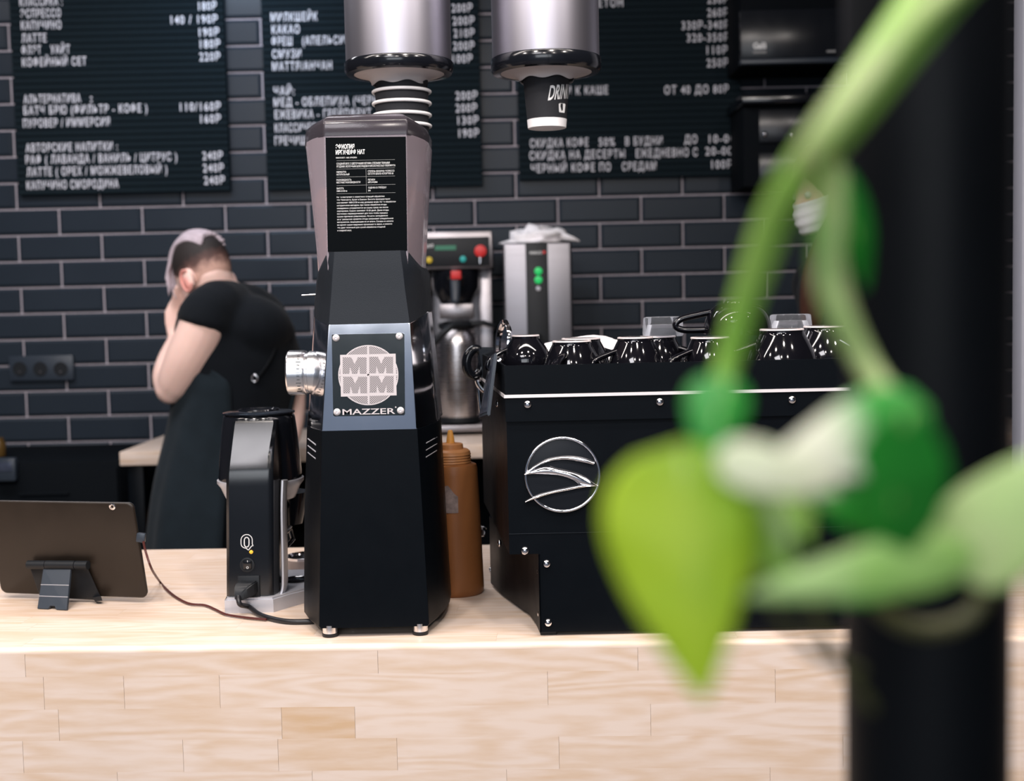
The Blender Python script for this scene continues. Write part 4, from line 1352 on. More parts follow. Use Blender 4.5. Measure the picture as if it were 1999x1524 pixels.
cxq, cyq = 481.5, 1058
arc = lambda rx, ry, sy, a0, a1, k: [(cxq + rx * math.cos(a0 + (a1 - a0) * i / k), cyq + sy + ry * math.sin(a0 + (a1 - a0) * i / k)) for i in range(k + 1)]
outer = arc(11, 11, -4, math.pi, 2 * math.pi, 12) + [(492.5, 1062), (494.5, 1065), (491, 1065.5), (485, 1073.5), (480, 1069.5)] + arc(11, 9, 3, math.pi * 0.62, math.pi, 5)
stroke(bm, outer, 1.5, yq)
inner = arc(4.6, 5.5, -4, math.pi, 2 * math.pi, 8) + arc(4.6, 5.5, 4, 0, math.pi, 8)
stroke(bm, inner, 1.9, yq)
obj('q_logo', bm, M['print'], col, smooth=0)
obj('pilot_light', lathe(NB(), [(0.0028, 0.0005), (0.0028, -0.0008), (0.001, -0.0016)], at(490.5, 1077, Q0 + 0.01), (0, 1, 0), 16), M['amber'], col)
sw = obj('switch', lathe(NB(), [(0.0108, 0.0), (0.0108, -0.002), (0.0088, -0.0024), (0.0088, -0.0015)], at(483, 1102, Q0 + 0.01), (0, 1, 0), 28), M['blacksoft'], col)
bm = NB()
box(bm, at(483, 1102, Q0 + 0.008), (0.012, 0.004, 0.0135), Matrix.Rotation(0.15, 3, 'X'), 0.001)
rk = obj('rocker', bm, M['glossplastic'], sw)
bm = NB()
stroke(bm, [(483, 1093.5), (483, 1097)], 0.9, Q0 + 0.0042, False)
stroke(bm, [(483 + 2 * math.cos(i * 0.785), 1107.5 + 2 * math.sin(i * 0.785)) for i in range(8)], 0.8, Q0 + 0.0052)
obj('switch_mark', bm, M['print'], rk, smooth=0)
obj('socket_frame', pbox(NB(), 464, 1124, 507, 1166, Q0 + 0.0065, 0.006, 0.0012), M['blacksoft'], col)

pa = at(478, 1150, Q0 - 0.002)
cb = thing('power_cable', 'black power cable plugged into the back of the small grinder', 'cable', (pa.x, pa.y, ZC))
bm = NB()
loft(bm, [[V((pa.x + sx * w_ + dx, y_, pa.z + dz + sz * h_)) for sx, sz in ((-1, -1), (1, -1), (1, 1), (-1, 1))] for y_, w_, h_, dx, dz in ((Q0 + 0.0055, 0.0135, 0.009, 0.004, 0.002), (Q0 - 0.006, 0.0135, 0.0095, 0.003, 0.002), (Q0 - 0.010, 0.013, 0.0095, 0.000, 0.000), (Q0 - 0.014, 0.009, 0.008, -0.004, -0.004), (Q0 - 0.018, 0.005, 0.005, -0.0065, -0.008))])
bmesh.ops.bevel(bm, geom=bm.edges[:], offset=0.0015, segments=2, affect='EDGES')
obj('plug', bm, M['blacksoft'], cb)
zg = ZC + 0.0042
cp = [(pa.x - 0.0065, Q0 - 0.017, pa.z - 0.007), (pa.x - 0.003, Q0 - 0.024, pa.z - 0.017)] + [tuple(onz(x, y, ZC + h)) for x, y, h in ((486, 1184, 0.010), (505, 1198, 0.0045), (530, 1207, 0.0042), (560, 1212.5, 0.0042), (590, 1213, 0.0042), (616, 1211, 0.0042))]
cp += [(cp[-1][0] + 0.015, cp[-1][1] + 0.03, zg)]
bm = NB()
tube(bm, spline(cp, 6), 0.0037, 10)
obj('cord', bm, M['cable'], cb)

# steel dosing cup between the two grinders
dc = onz(592, 1118, ZC)
r_ = 0.033
dcu = thing('dosing_cup', 'low steel cup standing between the two grinders', 'cup', (dc.x, dc.y + r_, ZC))
h_ = at(592, 1090, dc.y).z - ZC
obj('body', lathe(NB(), [(r_ * 0.9, 0), (r_, 0.003), (r_, h_ - 0.006), (r_ * 0.96, h_ - 0.007), (r_ * 0.94, 0.004), (0.001, 0.003)], (dc.x, dc.y + r_, ZC), n=36), M['steel'], dcu)
obj('rim', lathe(NB(), [(r_ * 0.98, h_ - 0.007), (r_ * 1.04, h_ - 0.005), (r_ * 1.04, h_ - 0.001), (r_ * 0.98, h_), (r_ * 0.95, h_ - 0.003)], (dc.x, dc.y + r_, ZC), n=36), M['bright'], dcu)

# ------------------------------------------------------------------ sauce bottle
bt = onz(890, 1166, ZC)
YS = bt.y + 0.036
ks = YS / FPX
X = at(892, 1160, YS).x
zz_ = lambda py: at(890, py, YS).z
sb = thing('squeeze_bottle', 'caramel brown squeeze bottle with amber nozzle beside the tall grinder', 'bottle', (X, YS, ZC))
R_ = 54 * ks
obj('body', lathe(NB(), [(R_ * 0.93, ZC), (R_ * 0.99, ZC + 0.003), (R_, ZC + 0.01), (R_ * 0.93, zz_(1000)), (R_ * 0.87, zz_(925)), (R_ * 0.86, zz_(913)), (R_ * 0.82, zz_(906)), (R_ * 0.70, zz_(903))], (X, YS, 0), n=40), M['caramel'], sb)
bm = NB()
prof = []
for i in range(5):
    zc0 = zz_(908) + (zz_(883) - zz_(908)) * i / 5
    dz = (zz_(883) - zz_(908)) / 5
    prof += [(38.5 * ks, zc0), (39.8 * ks, zc0 + dz * 0.4), (38.5 * ks, zc0 + dz * 0.9)]
prof += [(38 * ks, zz_(880)), (33 * ks, zz_(876)), (25 * ks, zz_(875)), (24 * ks, zz_(866)), (20 * ks, zz_(864.5)), (9 * ks, zz_(864))]
cp_ = obj('cap', lathe(bm, prof, (X - 0.004, YS, 0), n=40), M['caramelcap'], sb)
obj('nozzle', lathe(NB(), [(8.5 * ks, zz_(865)), (7.5 * ks, zz_(855)), (5.0 * ks, zz_(842)), (4.2 * ks, zz_(839.5)), (2.5 * ks, zz_(839))], (X - 0.004, YS, 0), n=20), M['nozzle'], cp_)
prS = [(0.93 * R_, zz_(1000)), (R_ * 0.87, zz_(925)), (R_ * 0.86, zz_(913))]


def rs_(z):
    for (r0, z0), (r1, z1) in zip(prS[:-1], prS[1:]):
        if z <= z1:
            return r0 + (r1 - r0) * (z - z0) / (z1 - z0)
    return prS[-1][0]


bm = NB()
topl = spline([(855, 946), (866, 941), (872, 938), (876, 942), (882, 941), (888, 948), (894, 956), (901, 962)], 3)
cols = []
for px, py in topl:
    cl = []
    for k_ in range(5):
        z = zz_(py + (993 - py) * k_ / 4)
        r = rs_(z) + 0.0007
        a_ = math.asin(max(-0.98, min(0.98, (px - 892) * ks / r)))
        cl.append(V((X + r * math.sin(a_), YS - r * math.cos(a_), z)))
    cols.append(cl)
loft(bm, cols, False, closed=False)
obj('sticker', bm, M['sticker'], sb, smooth=0)

# ------------------------------------------------------------------ espresso machine
E0 = onz(1070, 1243, ZC).y
EX = lambda px, py, d=0.0: at(px, py, E0 + d)
xf = EX(989, 900).x
xR = EX(1945, 900).x
DE = 0.46
FL = xf - at(941, 900, E0 + DE).x
ez = lambda py, d=0.0: at(1000, py, E0 + d).z
em_ = thing('espresso_machine', 'large black espresso machine on the bar with round chrome emblem', 'espresso machine', ((xf + xR) / 2, E0 + DE / 2, ZC))


def eplan(x0, x1, y0, y1, fl):
    return [(x0, y0), (x1, y0), (x1 + fl * (y1 - y0) / DE, y1), (x0 - fl * (y1 - y0) / DE, y1)]


zl = [ez(1083), ez(823), ez(776.5), ez(770.5), ez(713.5)]
obj('lower_housing', (lambda bm: (loft(bm, [[V((x, y, z)) for x, y in eplan(xf + 0.001, xR, E0 + 0.004, E0 + DE, FL)] for z in (zl[0], zl[1] + 0.002)]), bm)[1])(NB()), M['black'], em_, smooth=20)
obj('upper_band', (lambda bm: (loft(bm, [[V((x, y, z)) for x, y in eplan(xf, xR, E0, E0 + DE, FL)] for z in (zl[1], zl[2])]), bm)[1])(NB()), M['black'], em_, smooth=20)
obj('trim_strip', (lambda bm: (loft(bm, [[V((x, y, z)) for x, y in eplan(xf - 0.0015, xR, E0 - 0.002, E0 + DE, FL)] for z in (zl[2], zl[3])]), bm)[1])(NB()), M['trim'], em_, smooth=20)
# cup tray: thin walls round a floor
ZT = zl[4] - 0.022
bm = NB()
o4 = eplan(xf, xR, E0 + 0.001, E0 + DE, FL)
i4 = eplan(xf + 0.003, xR - 0.003, E0 + 0.004, E0 + DE - 0.003, FL)
vo = [[bm.verts.new((x, y, z)) for x, y in o4] for z in (zl[3], zl[4])]
vi = [[bm.verts.new((x, y, z)) for x, y in i4] for z in (ZT, zl[4])]
for i in range(4):
    j = (i + 1) % 4
    bm.faces.new((vo[0][i], vo[0][j], vo[1][j], vo[1][i]))
    bm.faces.new((vi[0][i], vi[1][i], vi[1][j], vi[0][j]))
    bm.faces.new((vo[1][i], vo[1][j], vi[1][j], vi[1][i]))
bm.faces.new(vi[0])
bm.faces.new(vo[0][::-1])
obj('cup_tray', bm, M['black'], em_, smooth=20)
obj('seam', pbox(NB(), 993, 1031.5, 1940, 1032.3, E0 + 0.0032, 0.001), M['neck'], em_, smooth=0)
# base with curved flank
fp = [onz(x, y, ZC + 0.008) for x, y in ((1054, 1232), (1046, 1214), (1032, 1194), (1005, 1175), (979, 1156), (958, 1135))]
fp = [(p.x, p.y) for p in fp]
pl_ = [(EX(1925, 1200).x, E0 + 0.004), (EX(1925, 1200).x, E0 + 0.40), (fp[-1][0] + 0.01, E0 + 0.40)] + fp[::-1] + [(EX(1057, 1230).x, E0 + 0.004)]
bm = NB()
loft(bm, [[V((x, y, z)) for x, y in pl_] for z in (ez(1236), zl[0])])
obj('base_skirt', bm, M['black'], em_, smooth=30)
for fx, fy in ((1071, 0.01), (1860, 0.01), (1071, 0.34), (1860, 0.34)):
    x = EX(fx, 1240).x
    obj('foot', boxb((x + (0.02 if fy > 0.1 else 0), E0 + fy + 0.012, (ZC + ez(1234)) / 2), (0.022, 0.024, ez(1234) - ZC), 0.001), M['blacksoft'], em_)


def screw(px, py, d, par, r=0.0056, ax=(0, 1, 0), m='bright'):
    bm = NB()
    lathe(bm, [(r * 1.0, 0.0), (r * 0.98, -0.0012), (r * 0.75, -0.003), (r * 0.35, -0.0040), (r * 0.16, -0.0041), (r * 0.12, -0.0028)], at(px, py, E0 + d), ax, 20)
    return obj('screw', bm, M[m], par)


for px, py, d in ((1030, 789, 0.0), (1288, 784, 0.0), (1546, 780, 0.0), (1025, 1074.5, 0.004), (1067, 1100, 0.004), (1070, 1215, 0.004)):
    screw(px, py, d, em_)
# flank screws, on the sloping side faces
for px, py in ((971, 787), (975, 1060)):
    a = (xf - FL * 0.25)
    bm = NB()
    Yk = E0 + 0.15
    for _ in range(6):
        Yk = E0 + (xf - at(px, py, Yk).x) / FL * DE
    ell(bm, at(px, py, Yk - 0.001), (0.003, 0.005, 0.0055), n=14, m=8)
    obj('screw', bm, M['bright'], em_)
for px, py, d in ((1052, 1115, 0.02), (1053, 1197, 0.02), (957.5, 1113, 0.33)):
    p = at(px, py, E0 + d)
    obj('screw', ell(NB(), p, (0.003, 0.005, 0.0055), n=14, m=8), M['bright'], em_)
# round emblem with swept S
ye = E0 + 0.004
c = at(1098, 925.5, ye)
re_ = 72.5 * E0 / FPX
bd = obj('emblem', lathe(NB(), [(re_ * 0.985, 0.001), (re_ * 0.985, -0.003), (re_ * 0.97, -0.0032), (0.001, -0.0032)], c, (0, 1, 0), 64), M['emblemdark'], em_)
bm = NB()
pts = [c + V((re_ * math.cos(t), -0.003, re_ * math.sin(t))) for t in [2 * math.pi * i / 72 for i in range(73)]]
tube(bm, pts, 0.0021, 10, cap=False)
obj('chrome_ring', bm, M['bright'], bd)
Z7 = lambda pts: [(840 + x / 3.386, 820 + y / 3.386) for x, y in pts]


def swoosh(top, bot, h0):
    top, bot = spline(Z7(top), 5), spline(Z7(bot), 5)
    n = 26
    f = lambda L, t: (lambda i: tuple(a + (b - a) * (t * (len(L) - 1) - i) for a, b in zip(L[i], L[min(i + 1, len(L) - 1)])))(min(int(t * (len(L) - 1)), len(L) - 1))
    bm = NB()
    rings = []
    for i in range(n):
        t = i / (n - 1)
        a, b = f(top, t), f(bot, t)
        A, B = at(*a, ye - 0.0034), at(*b, ye - 0.0034)
        W = (A - B).length
        up = min(0.0045, 0.0012 + W * 0.45)
        ring = []
        for s in range(7):
            u = s / 6
            q = A.lerp(B, u)
            q.y -= up * math.sin(u * math.pi) + 0.0004
            ring.append(q)
        ring += [B + V((0, 0.0012, 0)), A + V((0, 0.0012, 0))]
        rings.append(ring)
    loft(bm, rings)
    return bm


for tp, bt_ in (([(625, 345), (690, 295), (780, 250), (890, 233), (1000, 241), (1088, 272)], [(640, 356), (715, 305), (800, 275), (890, 266), (985, 280), (1075, 299)]),
               ([(622, 352), (690, 318), (770, 300), (850, 318), (950, 340), (1040, 380), (1108, 430)], [(622, 362), (700, 361), (790, 364), (870, 374), (945, 400), (990, 428), (1100, 438)]),
               ([(1108, 424), (1000, 424), (900, 442), (800, 465), (700, 492), (626, 532)], [(1104, 437), (1000, 450), (900, 470), (800, 490), (700, 522), (628, 546)])):
    obj('swoosh', swoosh(tp, bt_, 0), M['bright'], bd, smooth=50)
# barista side: steam lever, spout and display at the left flank
Yv = E0 + 0.40
kv = Yv / FPX
bm = NB()
c = at(927, 707, Yv)
tube(bm, [c + V((16.5 * kv * math.cos(t) * (1.0 if math.cos(t) < 0 else 0.9), 0.004 * math.cos(t), 26 * kv * math.sin(t) + 3 * kv * math.cos(t))) for t in [2 * math.pi * i / 28 for i in range(29)]], 10 * kv, 12, 9 * kv, cap=False)
lv = obj('steam_lever', bm, M['glossplastic'], em_, smooth=60)
bm = NB()
loft(bm, [[at(x, y, Yv + d) for x, y in ((930, 677), (968, 678), (962, 745), (940, 742))] for d in (-0.006, 0.012)])
bmesh.ops.bevel(bm, geom=bm.edges[:], offset=0.003, segments=2, affect='EDGES')
obj('lever_mount', bm, M['glossplastic'], lv)
bm = NB()
tube(bm, spline([tuple(at(x, y, Yv - 0.01)) for x, y in ((932, 742), (936, 752), (945, 762), (958, 768))], 5), 0.0055, 10)
tube(bm, spline([tuple(at(x, y, Yv - 0.01)) for x, y in ((934, 752), (936, 780), (940, 815))], 5), 0.0035, 10)
obj('steam_wand', bm, M['bright'], em_)
P4 = [at(964, 694, E0 + 0.155), at(971.5, 690, E0 + 0.045), at(957, 812, E0 + 0.03), at(940, 818, E0 + 0.145)]
nn = (P4[1] - P4[0]).cross(P4[3] - P4[0]).normalized()
if nn.x > 0: nn = -nn
bm = NB()
loft(bm, [P4, [p + nn * 0.0045 for p in P4]])
bmesh.ops.bevel(bm, geom=bm.edges[:], offset=0.0012, segments=2, affect='EDGES')
ds = obj('display', bm, M['socket'], em_)
cen = sum(P4, V()) / 4
ins = [cen + (p - cen) * 0.88 + nn * 0.0047 for p in P4]
bm = NB()
loft(bm, [ins, [p + nn * 0.0004 for p in ins]])
obj('screen', bm, M['screen'], ds)
p = at(945, 1037, E0 + 0.38)
obj('drain_valve', lathe(NB(), [(0.008, 0.006), (0.008, -0.004), (0.005, -0.006), (0.005, -0.012)], p + V((-0.003, 0, 0)), (0, 1, 0), 16), M['bright'], em_)


# ------------------------------------------------------------------ cups on the tray
def cup(px, top, Y, fh, rh, hang, label, group='black cups upside down on the espresso machine', bulge=0.05, zb=None, tilt=0.0, round_=False, hscale=1.0):
    kk = Y / FPX
    zt_ = at(px, top, Y).z
    zb = ZT if zb is None else zb
    H = zt_ - zb
    x = at(px, top, Y).x
    t = thing('coffee_cup', label, 'cup', (x, Y, zb))
    t['group'] = group
    f, R = fh * kk, rh * kk
    prof = [(R * 0.975, 0.0012), (R, 0.0), (R * 1.005, 0.002)]
    N = 16
    for i in range(1, N + 1):
        u = i / N
        if round_:
            r = f + (R - f) * math.sqrt(max(0, 1 - u ** 2.3))
        else:
            r = R + (f - R) * u ** 1.25 + bulge * math.sin(u * math.pi) * R
        prof.append((r, H * 0.93 * u))
    if round_:
        prof += [(f * 0.98, H * 0.955), (f * 0.95, H * 0.975), (f * 0.86, H * 0.975), (f * 0.8, H * 0.94), (0.0005, H * 0.93)]
    else:
        prof += [(f * 1.0, H * 0.955), (f * 1.0, H * 0.985), (f * 0.96, H), (f * 0.86, H), (f * 0.80, H * 0.95), (0.0005, H * 0.94)]
    inner = [(R * 0.92, H * 0.04), (R * 0.975, 0.0012)]
    M4 = Matrix.Translation((x, Y, zb)) @ Matrix.Rotation(tilt, 4, 'Y')
    bm = NB()
    lathe(bm, [(0.0005, H * 0.84), (f * 0.8, H * 0.82)] + inner + prof, (0, 0, 0), n=44, cap=False)
    bm.transform(M4)
    obj('bowl', bm, M['gloss'], t, smooth=35)
    bm = NB()
    if round_:
        lathe(bm, [(f * 0.85, H * 0.970), (f * 0.95, H * 0.974), (f * 0.94, H * 0.979), (f * 0.86, H * 0.979)], (0, 0, 0), n=40, cap=False)
    else:
        lathe(bm, [(f * 0.80, H * 0.955), (f * 1.0, H * 0.986), (f * 0.985, H + 0.0012), (f * 0.85, H + 0.0012)], (0, 0, 0), n=40, cap=False)
    bm.transform(M4)
    obj('foot_ring', bm, M['gloss' if round_ else 'foot'], t, smooth=35)
    d = V((math.cos(hang), math.sin(hang), 0))
    rr_ = lambda u: (f + (R - f) * math.sqrt(max(0, 1 - u ** 2.3))) if round_ else R + (f - R) * u ** 1.25 + bulge * math.sin(u * math.pi) * R
    hs = 0.029 * hscale * R / 0.043
    pts = [d * (rr_(0.12) - 0.002) + V((0, 0, H * 0.13)), d * (rr_(0.12) + hs * 0.75) + V((0, 0, H * 0.12)), d * (rr_(0.3) + hs * 1.1) + V((0, 0, H * 0.24)), d * (rr_(0.5) + hs * 0.95) + V((0, 0, H * 0.44)), d * (rr_(0.62) + hs * 0.35) + V((0, 0, H * 0.58)), d * (rr_(0.66) - 0.003) + V((0, 0, H * 0.66))]
    bm = NB()
    tube(bm, spline([tuple(p) for p in pts], 5), 0.0062 * R / 0.043, 12, 0.0042 * R / 0.043, side=V((-d.y, d.x, 0)))
    bm.transform(M4)
    obj('handle', bm, M['gloss'], t, smooth=60)
    return t, zt_


cup(1026, 655, E0 + 0.16, 27, 43, math.radians(200), 'round-bellied black cup at the left end of the machine tray', bulge=0.27)
cup(1116, 666, E0 + 0.09, 38, 59, math.radians(248), 'black cup with its handle towards the viewer, second from the left in the front row')
cup(1134, 661, E0 + 0.215, 38, 57, math.radians(30), 'black cup in the back row, half hidden behind the second cup from the left')
cup(1240, 659, E0 + 0.09, 35, 57, math.radians(200), 'black cup in the front row, right in front of the left glass tumbler')
_, zE = cup(1284, 657, E0 + 0.215, 35, 55, math.radians(340), 'black cup in the back row that carries the left glass tumbler')
_, zF = cup(1386, 659, E0 + 0.09, 38, 55, math.radians(205), 'black cup in the front row below the big round upturned cup')
cup(1526, 643, E0 + 0.09, 43, 71, math.radians(185), 'large black cup in the front row, right of the big round upturned cup')
cup(1612, 637, E0 + 0.225, 43, 68, math.radians(290), 'black cup at the right end of the tray beside the black post')
_, zJ = cup(1520, 645, E0 + 0.26, 36, 54, math.radians(20), 'black cup in the back row carrying the right glass tumbler')
cup(1439, 587, E0 + 0.165, 27, 66, math.radians(178), 'big round black cup lying upturned on top of the other cups', zb=zF + 0.0015, round_=True, hscale=1.15, tilt=0.03)


def tumbler(px, Y, top, r, zb, label):
    kk = Y / FPX
    x = at(px, top, Y).x
    H = at(px, top, Y).z - zb
    R = r * kk
    bm = NB()
    n = 48
    f = lambda i: 1.0 + 0.045 * math.cos(12 * 2 * math.pi * i / n)
    rings = []
    for rr_, z, fac in ((0.001, H * 0.62, 0), (R * 0.80, H * 0.60, 0), (R * 0.97, 0.002, 0), (R * 1.0, 0.0, 0), (R * 1.05, 0.003, 0), (R * 1.0, H * 0.45, 1), (R * 0.96, H * 0.9, 1), (R * 0.93, H * 0.97, 1), (R * 0.86, H, 0), (R * 0.5, H * 0.985, 0), (0.001, H * 0.97, 0)):
        rings.append([V((x + rr_ * (f(i) if fac else 1) * math.cos(2 * math.pi * i / n), Y + rr_ * (f(i) if fac else 1) * math.sin(2 * math.pi * i / n), zb + z)) for i in range(n)])
    loft(bm, rings, True)
    o = obj('glass_tumbler', bm, M['glass'], None, (x, Y, zb), smooth=40)
    return setp(o, label, 'glass', 'upturned glass tumblers on the cups')


tumbler(1294, E0 + 0.215, 618, 38, zE + 0.0006, 'clear glass tumbler upside down left of the big round black cup')
tumbler(1543, E0 + 0.26, 613, 40, zJ + 0.0006, 'clear glass tumbler upside down right of the big round black cup')
# steel lid standing on edge, folded towel
c = at(986, 661, E0 + 0.30)
rl = (at(986, 623, E0 + 0.30).z - ZT - 0.004) / 2
zc_ = ZT + rl
bm = NB()
lathe(bm, [(0.001, 0.002), (rl * 0.80, 0.002), (rl * 0.86, 0.006), (rl * 0.97, 0.007), (rl, 0.004), (rl, 0.002), (rl * 0.88, 0.001), (rl * 0.80, -0.003), (0.001, -0.003)], (c.x, E0 + 0.30, zc_ + 0.004), V((-1, -0.28, 0.10)), 48)
setp(obj('steel_lid', bm, M['bright'], None, (c.x, E0 + 0.30, ZT)), 'round polished steel lid standing on edge behind the leftmost cup', 'lid')
bm = NB()
c = at(1130, 690, E0 + 0.37)
lump(bm, (c.x + 0.015, E0 + 0.37, ZT + 0.004), 0.100, 0.06, at(1130, 662, E0 + 0.37).z - ZT, 8.3, 0.10, sq=1)
setp(obj('bar_towel', bm, M['cloth'], None, (c.x, E0 + 0.37, ZT), smooth=180), 'white folded towel on the machine tray behind the black cups', 'towel')

# ------------------------------------------------------------------ cup dispensers hanging above
YD = 2.02
KD = YD / FPX


def paper_cup(cx, zr, label, group, plain=True, h=0.088, rt=0.0440, rb=0.0295):
    """right way up: rolled white rim at zr"""
    o = thing('paper_cup', label, 'paper cup', (cx, YD, zr - h), 0, group)
    bm = NB()
    lathe(bm, [(rb, zr - h), (rb + 0.0008, zr - h + 0.0135), (rt - 0.0018, zr - 0.002), (rt - 0.0022, zr - 0.002), (rb, zr - h + 0.008), (0.001, zr - h + 0.008)], (cx, YD, 0), n=48)
    obj('wall', bm, M['paper'], o)
    bm = NB()
    tube(bm, [V((cx + rt * math.cos(t), YD + rt * math.sin(t), zr)) for t in [2 * math.pi * i / 48 for i in range(49)]], 0.0026, 10, cap=False)
    obj('rim', bm, M['rim'], o, smooth=60)
    return o


def dispenser(xl, xr, yt, yb, yl_, label):
    cx = at((xl + xr) / 2, 60, YD).x
    R = (xr - xl) / 2 * KD
    zt_ = at((xl + xr) / 2, yt, YD - R).z
    zb_ = at((xl + xr) / 2, yb, YD - R).z
    zlip_ = at((xl + xr) / 2, yl_, YD - 0.042).z
    t = thing('cup_dispenser', label, 'cup dispenser', (cx, YD, zb_), 0, None)
    obj('tube', lathe(NB(), [(R * 0.955, zt_ - 0.002), (R * 0.975, zt_), (R * 0.975, 2.75), (R * 0.9, 2.76), (R * 0.9, zt_ + 0.01)], (cx, YD, 0), n=64), M['tubesteel'], t)
    obj('top_cap', lathe(NB(), [(R, 2.755), (R * 1.02, 2.76), (R * 1.0, 2.79), (R * 0.3, 2.80)], (cx, YD, 0), n=48), M['blacksoft'], t)
    bm = NB()
    tube(bm, [(cx, YD, 2.795), (cx, YD, 3.2)], 0.015, 16)
    obj('ceiling_rod', bm, M['blacksoft'], t)
    rg = obj('end_ring', lathe(NB(), [(R * 0.99, zt_ + 0.001), (R * 1.005, zt_ - 0.001), (R * 1.005, zb_ + 0.004), (R * 0.97, zb_ - 0.001), (R * 0.84, zb_ - 0.002), (R * 0.82, zb_ + 0.002)], (cx, YD, 0), n=64), M['glossplastic'], t)
    # soft funnel with wavy lower lip
    bm = NB()
    n = 72
    rings = []
    for u in [i / 9 for i in range(10)]:
        rr_ = 0.0432 + (R * 0.83 - 0.0432) * (1 - u) ** 2.2
        zz = zb_ - 0.001 - (zb_ - zlip_) * u ** 1.25
        rings.append([V((cx + rr_ * math.cos(2 * math.pi * i / n), YD + rr_ * math.sin(2 * math.pi * i / n), zz + (0.0022 * math.cos(6 * 2 * math.pi * i / n + 0.8) * u ** 3))) for i in range(n)])
    inn = [[V((cx + (p.x - cx) * 0.985, YD + (p.y - YD) * 0.985, p.z + 0.0008)) for p in r] for r in rings[::-1]]
    loft(bm, rings + inn, False)
    obj('funnel', bm, M['cream'], t, smooth=70)
    return cx, R, zt_, zb_


cx1, R1, zt1_, zb1_ = dispenser(673, 881, 103.5, 125, 156, 'hanging steel cup dispenser above the tall grinder, with stacked cups below')
for i, py in enumerate((150, 180, 203, 226, 247)):
    paper_cup(cx1 + (at(782, py, YD).x - at(782, 180, YD).x) * 0.5 + 0.003, at(782, py, YD).z,
              ['dark paper cup with its rim inside the left dispenser, topmost of its stack', 'dark paper cup with white rim just below the left dispenser funnel', 'dark paper cup with the second visible white rim under the left dispenser', 'dark paper cup with the third visible white rim under the left dispenser', 'dark paper cup at the bottom of the stack, half behind the grinder hopper'][i], 'paper cups stacked under the left dispenser')
cx2, R2, zt2_, zb2_ = dispenser(959, 1170, 95.5, 121.5, 147, 'hanging steel cup dispenser right of the tall grinder, with a printed cup below')
zbot = at(1067, 246, YD - 0.028).z
CXP = at(1067, 200, YD).x
pc = thing('paper_cup', 'dark paper cup with white DRINK lettering and white base under the right dispenser', 'paper cup', (CXP, YD, zbot))
ztop = at(1067, 140, YD).z
rb, rt = 36.5 * KD, 46 * KD
rz = lambda z: rb + (rt - rb) * (z - zbot) / (ztop - zbot)
zband = at(1067, 229, YD - 0.028).z
obj('wall', lathe(NB(), [(rz(zband), zband), (rt, ztop), (rt - 0.001, ztop), (rz(zband) - 0.002, zband + 0.002)], (CXP, YD, 0), n=56), M['paper'], pc)
obj('base_band', lathe(NB(), [(rb - 0.001, zbot), (rb + 0.0002, zbot + 0.0005), (rz(zband) + 0.0003, zband), (rz(zband) - 0.002, zband), (rb - 0.003, zbot + 0.004), (0.001, zbot + 0.004)], (CXP, YD, 0), n=56), M['rim'], pc)
zt0_ = at(1069, 196, YD - 0.03).z


def wrapcup(u, h):
    z = zt0_ + h + u * 0.13
    a_ = 0.03 + (u + h * 0.20) / 0.036
    r = rz(z) + 0.0005
    return V((CXP + r * math.sin(a_), YD - r * math.cos(a_), z))


bm = NB()
text_bm(bm, 'DRINK IT', (0, 0, 0), 0.060, 0.0225, bold=0.02, wrap=wrapcup)
obj('lettering', bm, M['print'], pc, smooth=0)
bm = NB()
for i in range(10):
    pass
ring = []
for u, h in ((0, 0.001), (0.001, 0), (0.0135, 0), (0.0145, 0.001), (0.016, 0.0125), (0.014, 0.014), (0.002, 0.014), (-0.0012, 0.0125)):
    a_ = 0.60 + u / 0.036
    z = at(1095, 220, YD - 0.02).z + h
    r = rz(z) + 0.0006
    ring.append(V((CXP + r * math.sin(a_), YD - r * math.cos(a_), z)))
bm.faces.new([bm.verts.new(p) for p in ring])
obj('cup_icon', bm, M['print'], pc, smooth=0)

# ------------------------------------------------------------------ tablet on its stand
BL, BR = onz(2, 1158, ZC + 0.008), onz(287, 1168, ZC + 0.008)
e_ = (BR - BL)
TWd = e_.length
e_.normalize()
l_ = V((e_.y, -e_.x, 0)).normalized()       # lean direction, towards the viewer
if l_.y > 0: l_ = -l_


best = None
for L in [0.14 + 0.002 * i for i in range(25)]:
    for tl in [0.1 + 0.02 * i for i in range(35)]:
        q = proj(BR + (V((0, 0, 1)) * math.cos(tl) + l_ * math.sin(tl)) * L)
        er_ = math.hypot(q[0] - 259, q[1] - 982)
        if best is None or er_ < best[0]:
            best = (er_, L, tl)
_, TL, TT = best
up_ = V((0, 0, 1)) * math.cos(TT) + l_ * math.sin(TT)
nb = e_.cross(up_).normalized()
if nb.y > 0: nb = -nb                        # back of the tablet looks at the viewer
tb = thing('tablet_computer', 'black tablet seen from behind at the left edge of the bar', 'tablet', tuple((BL + BR) / 2 - V((0, 0, 0.008))))


